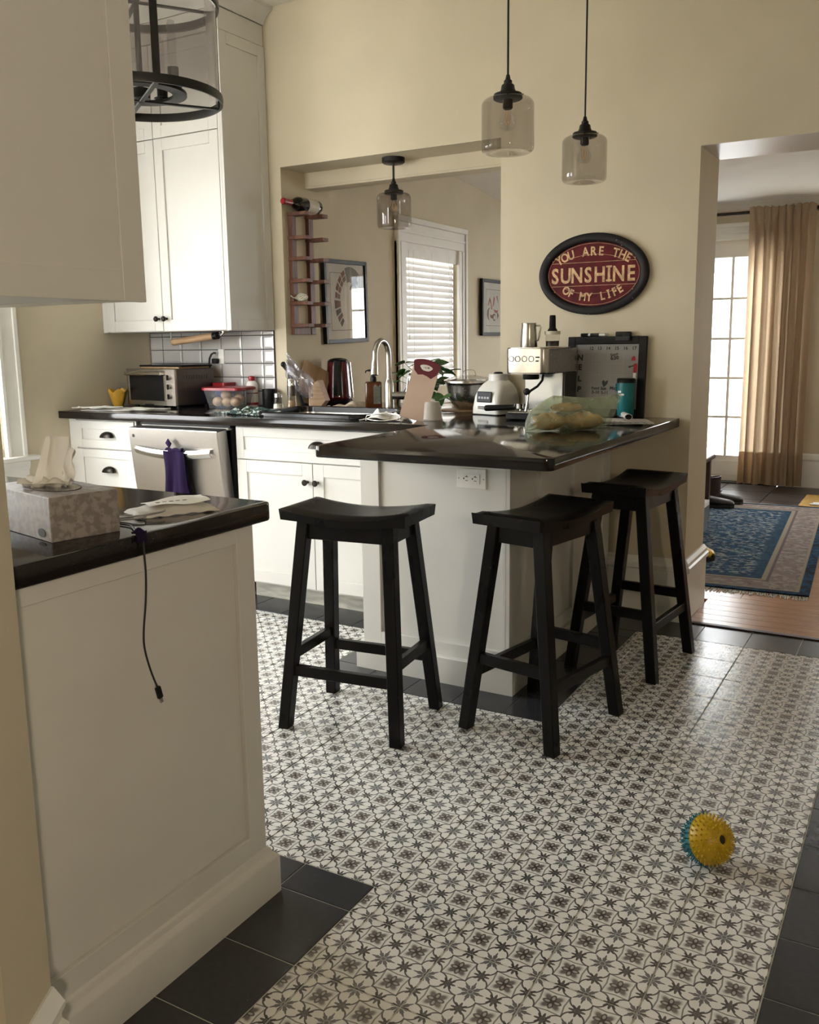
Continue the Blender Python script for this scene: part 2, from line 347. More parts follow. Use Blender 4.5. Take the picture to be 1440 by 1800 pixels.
# ------------------------------------------------------------------ mesh helpers
class MB:
    def __init__(s): s.bm = bmesh.new()
    def _xf(s, vs, m):
        if m is not None: bmesh.ops.transform(s.bm, matrix=m, verts=vs)
    def box(s, a, b, bev=0, m=None, seg=1):
        t = bmesh.new()
        vs = [t.verts.new((x, y, z)) for x in (a[0], b[0]) for y in (a[1], b[1]) for z in (a[2], b[2])]
        for f in ((0, 1, 3, 2), (4, 6, 7, 5), (0, 4, 5, 1), (2, 3, 7, 6), (0, 2, 6, 4), (1, 5, 7, 3)): t.faces.new([vs[i] for i in f])
        if bev: bmesh.ops.bevel(t, geom=list(t.edges), offset=bev, segments=seg, profile=.5, affect='EDGES')
        return s.merge(t, m)
    def merge(s, t, m=None):
        if m is not None: bmesh.ops.transform(t, matrix=m, verts=t.verts)
        mp = {v: s.bm.verts.new(v.co) for v in t.verts}
        for f in t.faces:
            try: s.bm.faces.new([mp[v] for v in f.verts])
            except ValueError: pass
        t.free(); return s
    def poly(s, pts, d, m=None):                 # prism: closed outline of 3-d points pushed by vector d
        d = Vector(d); A = [s.bm.verts.new(p) for p in pts]; B = [s.bm.verts.new(Vector(p)+d) for p in pts]
        n = len(A); s.bm.faces.new(A[::-1]); s.bm.faces.new(B)
        for i in range(n): s.bm.faces.new((A[i], A[(i+1) % n], B[(i+1) % n], B[i]))
        s._xf(A+B, m); return s
    def lathe(s, prof, n=28, m=None, loc=(0, 0, 0), sx=1, sy=1):
        rings = []; allv = []
        for r, z in prof:
            if r < 1e-6: v = s.bm.verts.new((loc[0], loc[1], loc[2]+z)); rings.append([v]); allv.append(v)
            else:
                R = [s.bm.verts.new((loc[0]+r*cos(2*pi*i/n)*sx, loc[1]+r*sin(2*pi*i/n)*sy, loc[2]+z)) for i in range(n)]
                rings.append(R); allv += R
        for p, q in zip(rings, rings[1:]):
            for i in range(n):
                j = (i+1) % n
                if len(p) == 1 and len(q) == 1: continue
                if len(p) == 1: s.bm.faces.new((p[0], q[j], q[i])) if n > 2 else None
                elif len(q) == 1: s.bm.faces.new((p[i], p[j], q[0]))
                else: s.bm.faces.new((p[i], p[j], q[j], q[i]))
        s._xf(allv, m); return s
    def cyl(s, p0, p1, r0, r1=None, n=16, cap=True):
        r1 = r0 if r1 is None else r1; p0, p1 = Vector(p0), Vector(p1); d = p1-p0; L = d.length
        m = Matrix.Translation(p0) @ d.to_track_quat('Z', 'Y').to_matrix().to_4x4()
        pr = [(r0, 0), (r1, L)]
        if cap: pr = [(0, 0)] + pr + [(0, L)]
        return s.lathe(pr, n, m)
    def tube(s, pts, r, n=8, closed=False):
        pts = [Vector(p) for p in pts]; N = len(pts); rings = []
        up = None
        for i, p in enumerate(pts):
            a = pts[(i-1) % N] if (closed or i) else p; b = pts[(i+1) % N] if (closed or i < N-1) else p
            t = (b-a).normalized()
            if up is None: up = t.orthogonal().normalized()
            up = (up - t*up.dot(t)).normalized(); sd = t.cross(up)
            rr = r[i] if isinstance(r, (list, tuple)) else r
            rings.append([s.bm.verts.new(p + (up*cos(2*pi*k/n) + sd*sin(2*pi*k/n))*rr) for k in range(n)])
        for i in range(N if closed else N-1):
            A, B = rings[i], rings[(i+1) % N]
            for k in range(n): s.bm.faces.new((A[k], A[(k+1) % n], B[(k+1) % n], B[k]))
        if not closed: s.bm.faces.new(rings[0][::-1]); s.bm.faces.new(rings[-1])
        return s
    def grid(s, fn, nu, nv, th=0, closeu=False):
        """surface fn(u,v)->point; with th it becomes a closed sheet of that thickness"""
        t = bmesh.new()
        V = [[t.verts.new(fn(i/nu, j/nv)) for j in range(nv+1)] for i in range(nu+(0 if closeu else 1))]
        R = len(V)
        for i in range(nu):
            for j in range(nv): t.faces.new((V[i][j], V[(i+1) % R][j], V[(i+1) % R][j+1], V[i][j+1]))
        if th:
            t.normal_update(); old = list(t.faces)
            bmesh.ops.solidify(t, geom=old, thickness=th)
        return s.merge(t)
    def sphere(s, c, r, n=16, sx=1, sy=1, sz=1, m=None):
        k = max(6, n//2)
        return s.lathe([(r*sin(pi*i/k) if 0 < i < k else 0, -r*cos(pi*i/k)*sz) for i in range(k+1)], n, m, c, sx, sy)
    def mesh(s, name, m, smooth=40):
        bmesh.ops.recalc_face_normals(s.bm, faces=s.bm.faces)
        me = bpy.data.meshes.new(name); s.bm.to_mesh(me); s.bm.free(); me.materials.append(M[m] if isinstance(m, str) else m)
        if smooth:
            for p in me.polygons: p.use_smooth = True
            me.set_sharp_from_angle(angle=radians(smooth))
        return me
    def build(s, name, m, parent=None, smooth=40, loc=None, rot=None):
        return link(name, s.mesh(name, m, smooth), parent, loc, rot)
def link(name, me, parent=None, loc=None, rot=None):
    o = bpy.data.objects.new(name, me); COL.objects.link(o)
    if parent: o.parent = parent
    if loc is not None: o.location = loc
    if rot is not None: o.rotation_euler = rot
    return o
def thing(name, label, cat, loc=(0, 0, 0), rotz=0, group=None, rot=None):
    o = bpy.data.objects.new(name, None); COL.objects.link(o); o.empty_display_size = .05
    o.location = loc; o.rotation_euler = rot or (0, 0, rotz); o['label'] = label; o['category'] = cat
    if group: o['group'] = group
    return o
def tag(o, label, cat, group=None):
    o['label'] = label; o['category'] = cat
    if group: o['group'] = group
    return o
def struct(name, mb, m, parent=None, smooth=0):
    o = mb.build(name, m, parent, smooth)
    if parent is None: o['kind'] = 'structure'
    return o
def dup(root, loc, rotz=0, label=None):
    r = root.copy(); COL.objects.link(r); r.location = loc; r.rotation_euler = (0, 0, rotz)
    if label: r['label'] = label
    for ch in list(root.children):
        c = ch.copy(); COL.objects.link(c); c.parent = r
        for g in ch.children:
            d = g.copy(); COL.objects.link(d); d.parent = c
    return r
def part_label(o, t): o['label'] = t; return o
T = Matrix.Translation
def RX(a): return Matrix.Rotation(a, 4, 'X')
def RY(a): return Matrix.Rotation(a, 4, 'Y')
def RZ(a): return Matrix.Rotation(a, 4, 'Z')
def shaker(mb, w_, h_, t=.02, rail=.06, inset=.008, m=None, bev=.0012):
    """five-piece door in local x (width), z (height); front faces -y, back at y=t"""
    mb.box((0, 0, 0), (rail, t, h_), bev, m); mb.box((w_-rail, 0, 0), (w_, t, h_), bev, m)
    mb.box((rail, 0, 0), (w_-rail, t, rail), bev, m); mb.box((rail, 0, h_-rail), (w_-rail, t, h_), bev, m)
    mb.box((rail-.003, inset, rail-.003), (w_-rail+.003, t, h_-rail+.003), 0, m); return mb
_txt = {}
def text_bm(s, size, bold=.0, ext=.0008):
    """letters as a bmesh in local x,y (baseline at 0), extruded along z, centred in x"""
    c = bpy.data.curves.new('t', 'FONT'); c.body = s; c.size = size; c.extrude = ext; c.offset = bold; c.align_x = 'CENTER'; c.resolution_u = 3
    o = bpy.data.objects.new('t', c); COL.objects.link(o); dg = bpy.context.evaluated_depsgraph_get()
    me = bpy.data.meshes.new_from_object(o.evaluated_get(dg)); t = bmesh.new(); t.from_mesh(me)
    bpy.data.objects.remove(o); bpy.data.curves.remove(c); bpy.data.meshes.remove(me); return t
def line_seg(mb, p, q, wd, th, m=None):            # flat stroke in local x,y
    p, q = Vector((*p, 0)), Vector((*q, 0)); d = (q-p).normalized(); n = Vector((-d.y, d.x, 0))*wd/2
    mb.poly([p-n, q-n, q+n, p+n], (0, 0, th), m)
# ------------------------------------------------------------------ structure
def wall(name, axis, t0, t1, u0, u1, z0, z1, holes, m='wall', kids=None):
    mb = MB()
    us = sorted({u0, u1, *[h[0] for h in holes], *[h[1] for h in holes]}); zs = sorted({z0, z1, *[h[2] for h in holes], *[h[3] for h in holes]})
    us = [u for u in us if u0 <= u <= u1]; zs = [z for z in zs if z0 <= z <= z1]
    solid = lambda a, b: not any(h[0] <= a < h[1] and h[2] <= b < h[3] for h in holes)
    for ua, ub in zip(us, us[1:]):                       # merge vertically so the wall has few seams
        run = None
        for za, zb in zip(zs, zs[1:]):
            if solid((ua+ub)/2, (za+zb)/2):
                run = [run[0] if run else za, zb]
            elif run: _wb(mb, axis, t0, t1, ua, ub, *run); run = None
        if run: _wb(mb, axis, t0, t1, ua, ub, *run)
    return struct(name, mb, m)
def _wb(mb, axis, t0, t1, ua, ub, za, zb):
    if axis == 'X': mb.box((t0, ua, za), (t1, ub, zb))
    else: mb.box((ua, t0, za), (ub, t1, zb))
CEIL = 2.95
wall('wall_left', 'X', -4.22, -4.07, -3.05, 4.30, 0, CEIL, [(1.92, 2.93, .74, 2.16), (.48, 1.50, .74, 2.16)])
wall('wall_back', 'Y', 3.98, 4.30, -4.22, -1.795, 0, CEIL, [(-3.06, -1.795, .873, 2.164)])
wall('wall_back', 'Y', 3.98, 4.34, -1.795, 1.40, 0, CEIL, [(-.90, .80, 0, 2.03)])
wall('wall_right', 'X', 1.40, 1.55, -3.05, 4.34, 0, CEIL, [])
wall('wall_front', 'Y', -3.05, -2.90, -1.95, 1.40, 0, CEIL, [])
wall('wall_front', 'Y', -.55, -.40, -4.07, -2.10, 0, CEIL, [(-3.95, -2.93, .05, 2.78)])  # unseen wall, added to hold the light-giving glass door
wall('wall_near', 'X', -2.10, -1.95, -3.05, .50, 0, CEIL, [])  # unseen partition, added to keep window light off the viewer's side
mb = MB(); mb.box((-4.22, -3.05, CEIL), (1.55, 4.34, CEIL+.1)); struct('ceiling', mb, 'ceiling')
wall('wall_left', 'X', -3.30, -3.15, 4.30, 8.35, 0, 2.75, [(5.40, 6.20, .93, 1.92)])
wall('wall_back', 'Y', 8.20, 8.35, -3.15, 1.60, 0, 2.75, [(-2.32, -1.16, 0, 2.07), (-.5, .5, 1.05, 2.15)])
wall('wall_right', 'X', 1.60, 1.75, 4.34, 8.35, 0, 2.75, [])
mb = MB(); prof = [(4.30, 2.46), (5.7, 2.455), (6.1, 2.44), (6.5, 2.41), (6.9, 2.365), (7.4, 2.32), (8.2, 2.27), (8.2, 2.75), (4.30, 2.75)]
mb.poly([(-3.15, y, z) for y, z in prof], (1.40, 0, 0)); struct('ceiling', mb, 'ceiling', smooth=30)
mb = MB(); mb.box((-1.75, 4.34, 2.36), (1.60, 8.2, 2.75)); struct('ceiling', mb, 'ceiling')
mb = MB(); mb.box((-3.06, 4.19, 2.086), (-1.795, 4.30, 2.164)); mb.box((-3.06, 4.185, 2.080), (-1.795, 4.30, 2.092), .002); struct('trim_1', mb, 'wall')
mb = MB(); mb.box((-40, -40, -.75), (40, 60, -.55)); struct('ground', mb, 'bounce_ground')
mb = MB(); mb.box((-3.4, 8.36, -.2), (1.2, 10.6, -.06)); struct('porch_floor', mb, 'deckgrey')
mb = MB(); mb.box((-3.4, 10.3, 1.95), (1.2, 10.5, 2.25)); struct('porch_beam', mb, 'deckgrey')
t = thing('porch_railing', 'white porch railing outside the far glass door', 'railing', (-1.1, 10.4, -.06))
MB().box((-2.2, -.04, .84), (2.2, .04, .9)).build('top_rail', 'white', t); MB().box((-2.2, -.03, .1), (2.2, .03, .15)).build('bottom_rail', 'white', t)
bl = MB().box((-.02, -.02, .15), (.02, .02, .84)).mesh('baluster', 'white', 0)
for i in range(22): link('baluster', bl, t, (-2.1+i*.2, 0, 0))
t = thing('neighbour_house', 'pale neighbouring house beyond the porch with lap siding', 'house', (-3.5, 17, -.55))
MB().box((-5, 0, 0), (5, 6, 4.2)).build('wall', 'siding', t); mb = MB(); mb.poly([(-5.4, -.4, 4.2), (5.4, -.4, 4.2), (5.4, 3, 6.2), (-5.4, 3, 6.2)], (0, 0, .1)); mb.build('roof', 'deckgrey', t)
f = MB(); f.box((-1, -.06, 1.2), (.2, 0, 2.7)); f = f.build('window', 'white', t); MB().box((-.92, -.07, 1.28), (.12, -.06, 2.62)).build('pane', 'deckgrey', f)

def sweep(mb, path, prof):
    """profile (out, z) carried along a level path with mitred corners; 'out' points to the right of travel"""
    P = [Vector((x, y)) for x, y in path]; rings = []
    for i, p in enumerate(P):
        ds = []
        if i: ds.append((p-P[i-1]).normalized())
        if i < len(P)-1: ds.append((P[i+1]-p).normalized())
        ns = [Vector((d.y, -d.x)) for d in ds]
        n = ns[0] if len(ns) == 1 else (ns[0]+ns[1]).normalized()/max(.3, (ns[0]+ns[1]).normalized().dot(ns[0]))
        rings.append([mb.bm.verts.new((p.x+n.x*o, p.y+n.y*o, z)) for o, z in prof])
    k = len(prof)
    for A, B in zip(rings, rings[1:]):
        for j in range(k): mb.bm.faces.new((A[j], A[(j+1) % k], B[(j+1) % k], B[j]))
    mb.bm.faces.new(rings[0]); mb.bm.faces.new(rings[-1][::-1]); return mb
BB = [(0, 0), (.018, 0), (.018, .228), (.030, .236), (.030, .252), (.022, .258), (.020, .272), (.008, .286), (0, .286)]
BS = [(0, 0), (.020, 0), (.020, .085), (.014, .100), (.006, .104), (0, .104)]
mb = MB(); sweep(mb, [(-1.243, 3.98), (-.90, 3.98), (-.90, 4.34)], BB); struct('baseboard_back', mb, 'trim')
mb = MB(); sweep(mb, [(.80, 4.34), (.80, 3.98), (1.40, 3.98)], BB); struct('baseboard_back', mb, 'trim')
mb = MB(); sweep(mb, [(-1.045, 8.20), (1.60, 8.20)], BB); struct('baseboard_back', mb, 'trim')
# crown of the far room
mb = MB(); sweep(mb, [(-1.75, 8.20), (1.6, 8.20)], [(0, 2.30), (.012, 2.30), (.02, 2.318), (.05, 2.348), (.055, 2.36), (0, 2.36)]); struct('trim_2', mb, 'trim')
# near wall end on the left, turned a little, with its moulded baseboard
A_, B_ = Vector((-1.166, .837)), Vector((-1.096, .709)); D_ = Vector((-.874, -.485))*.95
mb = MB(); mb.poly([(*A_, 0), (*B_, 0), (*(B_+D_), 0), (*(A_+D_), 0)], (0, 0, 1.326)); struct('wall_near', mb, 'wall')
mb = MB(); sweep(mb, [tuple(B_+D_*.8), tuple(B_), tuple(A_)], [(0, 0), (.018, 0), (.018, .145), (.025, .155), (.025, .168), (.014, .176), (.014, .190), (.021, .197), (.021, .207), (.004, .232), (0, .232)]); struct('baseboard_near', mb, 'trim')

# ------------------------------------------------------------------ floors
mb = MB(); mb.box((-4.07, -2.9, -.06), (1.40, 3.98, -.0022)); mb.box((-.90, 3.975, -.06), (.80, 3.985, -.0022)); floor = struct('floor', mb, 'grout')
ISL = (-1.865, 2.845); 
BLACK = [(-1.99, 2.675, -1.043, 3.80), (-.2, -2.9, 1.4, 3.98), (-4.07, 3.757, 1.4, 3.98), (-4.07, 3.24, -1.99, 3.98), (-2.6, -2.9, -1.046, 1.622)]
def inblack(x, y): return any(a < x < c and b < y < d for a, b, c, d in BLACK)
tile_mesh = {}
def tile(x0, y0, x1, y1, m):
    g = .0017 if m == 'pattern' else .0014
    w_, h_ = round(x1-x0-2*g, 4), round(y1-y0-2*g, 4)
    if w_ < .008 or h_ < .008: return
    k = (w_, h_, m)
    if k not in tile_mesh:
        mb = MB(); b = .0012; X, Y = w_/2, h_/2
        lo = [(-X, -Y, -.006), (X, -Y, -.006), (X, Y, -.006), (-X, Y, -.006)]
        mi = [(a, c, -b) for a, c, _ in lo]; hi = [(a-b*(1 if a > 0 else -1), c-b*(1 if c > 0 else -1), 0) for a, c, _ in lo]
        L, N, H = [[mb.bm.verts.new(p) for p in q] for q in (lo, mi, hi)]
        mb.bm.faces.new(H)
        for i in range(4):
            j = (i+1) % 4; mb.bm.faces.new((L[i], L[j], N[j], N[i])); mb.bm.faces.new((N[i], N[j], H[j], H[i]))
        tile_mesh[k] = mb.mesh('tile', m, 0)
    link('tile', tile_mesh[k], floor, ((x0+x1)/2, (y0+y1)/2, 0), (random.uniform(-.0012, .0012), random.uniform(-.0012, .0012), 0))
def view(x, y, z):
    q = Vector((x, y, z-EYE)); d = q.dot(_f)
    if d < .2: return None
    return 720+FPX*q.dot(_r)/d, CY-FPX*q.dot(_u)/d
def seen(x, y, marg=60):
    if x < -1.3 and y < 1.5 or x < -1.9 and y > 3.5: return False
    if x < -2.0 and y < 1.5+(-2.0-x)*1.2: return False
    p = view(x, y, 0); return p is not None and -marg < p[0] < 1440+marg and 400 < p[1] < 1800+marg
rest = []                                             # tiles the photograph does not show, joined
def put(x0, y0, x1, y1, m):
    if any(seen(x, y) for x in (x0, x1) for y in (y0, y1)): tile(x0, y0, x1, y1, m)
    else: rest.append((x0, y0, x1, y1, m))
for i in range(-19, 1):
    for j in range(-32, 1):
        x0, x1 = GX+TX*(i-1)+0, GX+TX*i; y0, y1 = GY+TY*(j-1), GY+TY*j
        xs = sorted({x0, x1, *[v for r in BLACK for v in (r[0], r[2]) if x0+.001 < v < x1-.001 and r[1] < y1 and r[3] > y0]})
        ys = sorted({y0, y1, *[v for r in BLACK for v in (r[1], r[3]) if y0+.001 < v < y1-.001 and r[0] < x1 and r[2] > x0]})
        for ya, yb in zip(ys, ys[1:]):
            run = None
            for xa, xb in zip(xs, xs[1:]):
                if not inblack((xa+xb)/2, (ya+yb)/2): run = (run[0] if run else xa, xb)
                elif run: put(run[0], ya, run[1], yb, 'pattern'); run = None
            if run: put(run[0], ya, run[1], yb, 'pattern')
def cells(x0, x1, y0, y1, xp, yp, dx=.199, dy=.2035):
    def cuts(a, b, p, d):
        c = [a, b]; k = math.floor((a-p)/d)
        while p+k*d < b:
            if p+k*d > a+.02 and p+k*d < b-.02: c.append(p+k*d)
            k += 1
        return sorted(c)
    X, Y = cuts(x0, x1, xp, dx), cuts(y0, y1, yp, dy)
    for xa, xb in zip(X, X[1:]):
        for ya, yb in zip(Y, Y[1:]): put(xa, ya, xb, yb, 'blacktile')
cells(-.2, 1.4, -2.9, 3.757, -.2, 2.288); cells(-1.24, 1.4, 3.757, 3.976, -.2, 3.757)
cells(-1.99, -1.043, 2.675, 2.845, -.2, 2.675); cells(-1.245, -1.043, 2.845, 3.757, -1.245, 2.845)
cells(-1.99, -1.865, 2.845, 3.24, -1.99, 2.845)
cells(-1.245, -1.046, -2.9, 1.622, -1.245, 1.516); cells(-2.6, -1.245, 1.490, 1.622, -1.245, 1.49)
cells(-4.07, -1.865, 3.24, 3.46, -.2, 3.24)
mb = MB()
for x0, y0, x1, y1, m in rest:
    if m == 'pattern': mb.box((x0+.0013, y0+.0013, -.006), (x1-.0013, y1-.0013, 0))
o = mb.build('patterned_tiles_out_of_view', 'pattern', floor, 0); o['kind'] = 'stuff'
mb = MB()
for x0, y0, x1, y1, m in rest:
    if m != 'pattern': mb.box((x0+.0011, y0+.0011, -.006), (x1-.0011, y1-.0011, 0))
o = mb.build('charcoal_tiles_out_of_view', 'blacktile', floor, 0); o['kind'] = 'stuff'

mb = MB(); mb.box((-3.15, 4.30, -.06), (1.6, 8.2, -.018)); mb.box((-.90, 3.98, -.06), (.80, 4.31, -.018)); wfloor = struct('floor', mb, 'darkwood')
pm = {}
y = 3.992; row = 0
while y < 6.95:
    wd = .083; x = (-.88 if y < 4.33 else -3.14); xe = .78 if y < 4.33 else 1.59
    if y > 4.75: wd = .166
    x0 = x - (random.random()*.7)
    while x0 < xe:
        L = random.choice((.9, 1.2, 1.5)); a, b = max(x, x0), min(xe, x0+L); x0 += L
        if b-a < .05: continue
        pl = MB().box((a-(a+b)/2+.0006, -wd/2+.0006, -.018), ((b-a)/2-.0006, wd/2-.0006, 0), .001).build('plank', 'plank', wfloor, 0, ((a+b)/2, y+wd/2, 0))
    y += wd; row += 1
sm = MB().box((-.197, -.197, -.018), (.197, .197, 0), .0015).mesh('tile', 'slate', 0)
for i in range(10):
    for j in range(3): link('tile', sm, wfloor, (-2.9+i*.4, y+.21+j*.4, 0))
mb = MB(); mb.poly([(-.90, 3.974, 0), (-.90, 3.974, .006), (-.90, 3.994, .008), (-.90, 4.0, 0)], (1.7, 0, 0)); struct('trim_3', mb, 'darkwood')

# ------------------------------------------------------------------ windows and doors
def kit_window(name, Y0, Y1):
    Z0, Z1 = .74, 2.16
    w = struct(name, MB().box((-4.21, Y0, Z0), (-4.085, Y0+.04, Z1)).box((-4.21, Y1-.04, Z0), (-4.085, Y1, Z1)).box((-4.21, Y0+.04, Z0), (-4.085, Y1-.04, Z0+.04)).box((-4.21, Y0+.04, Z1-.04), (-4.085, Y1-.04, Z1)), 'trim')
    c = MB(); c.box((-4.07, Y1, .70), (-4.045, Y1+.115, Z1+.01), .003); c.box((-4.046, Y1, .70), (-4.038, Y1+.02, Z1+.01), .002); c.box((-4.046, Y1+.09, .70), (-4.036, Y1+.115, Z1+.01), .003); c.box((-4.07, Y0-.115, .70), (-4.045, Y0, Z1+.01), .003)
    c.box((-4.07, Y0-.13, Z1), (-4.04, Y1+.13, Z1+.14), .003); c.build('casing', 'trim', w, 0)
    s = MB(); s.box((-4.09, Y0-.15, .678), (-3.985, Y1+.155, .702), .005); s.build('sill', 'trim', w)
    a = MB(); sweep(a, [(-4.07, Y0-.12), (-4.07, Y1+.125)], [(0, .55), (.014, .55), (.018, .565), (.018, .62), (.03, .640), (.034, .678), (0, .678)]); a.build('apron', 'trim', w, 0)
    ys = [Y0+.04, Y1-.04]
    sm = MB().box((-4.165, Y0+.04, 1.43), (-4.12, Y1-.04, 1.475))
    for y in ys[1:2]: sm.box((-4.165, y-.02, Z0+.04), (-4.13, y+.02, Z1-.04))
    sm.build('sash', 'trim', w, 0)
    for y0, y1 in zip(ys, ys[1:]):
        for z0, z1 in ((Z0+.04, 1.43), (1.475, Z1-.04)): MB().box((-4.150, y0, z0), (-4.146, y1, z1)).build('pane', 'glass', w, 0)
kit_window('window_1', 1.92, 2.93); kit_window('added_window_4', .48, 1.50)  # the nearer window is unseen, added to light floor and island
d = struct('added_door_3', MB().box((-3.95, -.53, .05), (-3.87, -.45, 2.78)).box((-3.01, -.53, .05), (-2.93, -.45, 2.78)).box((-3.87, -.53, .05), (-3.01, -.45, .13)).box((-3.87, -.53, 2.70), (-3.01, -.45, 2.78)), 'trim')  # unseen glass door, added to light the cabinet fronts and upper wall
MB().box((-3.87, -.492, .13), (-3.01, -.488, 2.70)).build('pane', 'glass', d, 0)
d = struct('added_window_3', MB().box((-.5, 8.24, 1.05), (-.45, 8.30, 2.15)).box((.45, 8.24, 1.05), (.5, 8.30, 2.15)).box((-.45, 8.24, 1.05), (.45, 8.30, 1.10)).box((-.45, 8.24, 2.10), (.45, 8.30, 2.15)), 'trim')  # unseen window, added to brighten the nook wall
MB().box((-.45, 8.268, 1.10), (.45, 8.272, 2.10)).build('pane', 'glass', d, 0)
def nook_window():
    Y0, Y1, Z0, Z1 = 5.40, 6.20, .93, 1.92
    w = struct('window_2', MB().box((-3.29, Y0, Z0), (-3.17, Y0+.03, Z1)).box((-3.29, Y1-.03, Z0), (-3.17, Y1, Z1)).box((-3.29, Y0, Z0), (-3.17, Y1, Z0+.03)).box((-3.29, Y0, Z1-.03), (-3.17, Y1, Z1)), 'trim')
    c = MB()
    for a, b, o in ((Y0-.115, Y0+.006, 0), (Y1-.006, Y1+.115, 1)):
        c.box((-3.15, a, .84), (-3.128, b, 1.912), .002); oy = (b-.03, b) if o else (a, a+.03)
        c.box((-3.15, oy[0], .8405), (-3.116, oy[1], 2.038), .003); c.box((-3.15, (a+b)/2-.012, .8405), (-3.122, (a+b)/2+.012, 1.911), .002)
    c.box((-3.15, Y0-.084, 1.913), (-3.127, Y1+.084, 2.038), .002); c.box((-3.15, Y0-.115, 2.039), (-3.114, Y1+.115, 2.075), .003); c.box((-3.15, Y0-.083, 1.970), (-3.121, Y1+.083, 1.992), .002)
    c.build('casing', 'trim', w, 0)
    MB().box((-3.16, Y0-.13, .81), (-3.09, Y1+.13, .842), .004).build('sill', 'trim', w, 0)
    MB().box((-3.262, Y0+.03, 1.40), (-3.225, Y1-.03, 1.44)).build('sash', 'trim', w, 0)
    for z0, z1 in ((Z0+.03, 1.40), (1.44, Z1-.03)): MB().box((-3.246, Y0+.03, z0), (-3.242, Y1-.03, z1)).build('pane', 'glass', w, 0)
    t = thing('window_blind', 'white horizontal slat blind lowered over the breakfast nook window', 'blind', (-3.165, (Y0+Y1)/2, 0))
    W = (Y1-Y0)/2-.035
    MB().box((-.035, -W, 1.862), (.012, W, 1.915), .003).build('headrail', 'white_plastic', t, 0)
    MB().box((.012, -W-.004, 1.815), (.018, W+.034, 1.918), .002).build('valance', 'white_plastic', t, 0)
    MB().box((-.01, -W-.02, 1.82), (.02, -W-.004, 1.90), .001).build('bracket', 'grey_plastic', t, 0)
    sl = MB(); n = 5
    sl.grid(lambda u, v: Vector(((u-.5)*.050, (v-.5)*2*W, .003*(1-(2*u-1)**2))), 4, 1, .0022); sl = sl.mesh('slat', 'blind', 60)
    z = 1.80; k = 0
    while z > 1.0: link('slat', sl, t, (-.008, 0, z), (0, radians(71), 0)); z -= .0425; k += 1
    MB().box((-.03, -W, .97), (.012, W, .99), .003).build('bottom_rail', 'white_plastic', t, 0)
    for y in (-W+.1, 0, W-.1): MB().cyl((.018, y, .98), (.018, y, 1.87), .0012, n=6).build('cord', 'white_plastic', t)
    MB().cyl((.022, -W+.03, 1.30), (.022, -W+.03, 1.87), .0012, n=6).cyl((.022, -W+.03, 1.27), (.022, -W+.03, 1.30), .006, .003, 8).build('pull_cord', 'white_plastic', t)
nook_window()
def french(name, x0, x1, hinge, n):
    ROWS = [.235, .571, .908, 1.245, 1.584, 1.925]; st = .12 if n > 1 else .09
    d = MB(); d.box((x0, 8.235, .012), (x0+st, 8.28, 2.07), .002); d.box((x1-st, 8.235, .012), (x1, 8.28, 2.07), .002)
    d.box((x0+st, 8.235, .012), (x1-st, 8.28, .235), .002); d.box((x0+st, 8.235, 1.925), (x1-st, 8.28, 2.07), .002)
    d = struct(name, d, 'trim'); pw = (x1-x0-2*st)/n
    for i in range(1, n): MB().box((x0+st+pw*i-.011, 8.238, .235), (x0+st+pw*i+.011, 8.277, 1.925)).build('muntin', 'trim', d, 0)
    for j in range(1, 5): MB().box((x0+st, 8.239, ROWS[j]-.010), (x1-st, 8.276, ROWS[j]+.010)).build('muntin', 'trim', d, 0)
    for i in range(n):
        for j in range(5): MB().box((x0+st+pw*i+.011, 8.256, ROWS[j]+.01), (x0+st+pw*(i+1)-.011, 8.259, ROWS[j+1]-.01)).build('pane', 'glass', d, 0)
    MB().box((x0+st+.06, 8.231, .06), (x1-st-.06, 8.236, .19), .002).build('panel', 'trim', d, 0)
    hx = x0+.06 if hinge else x1-.06
    MB().cyl((hx, 8.235, .95), (hx, 8.19, .95), .012, n=10).sphere((hx, 8.18, .95), .027, 14).build('knob', 'bronze', d)
french('door_1', -1.945, -1.165, True, 2); french('added_door_2', -2.315, -1.950, False, 1)  # narrow second leaf is unseen, added for daylight in the nook
mb = MB(); mb.box((-2.43, 8.178, 0), (-2.32, 8.2, 2.07), .003); mb.box((-1.16, 8.178, 0), (-1.05, 8.2, 2.07), .003)
mb.box((-2.43, 8.178, 2.064), (-1.05, 8.2, 2.19), .003); mb.box((-2.44, 8.165, 2.165), (-1.04, 8.2, 2.20), .004); mb.box((-2.43, 8.172, 2.11), (-1.05, 8.2, 2.125), .002); struct('trim_4', mb, 'trim')

mb = MB(); mb.box((-.90, 3.982, 2.0285), (.80, 4.338, 2.0298)); struct('trim_5', mb, 'soffit')
mb = MB(); mb.box((-2.32, 8.15, -.017), (-1.16, 8.34, .012), .003); struct('trim_6', mb, 'black_metal')
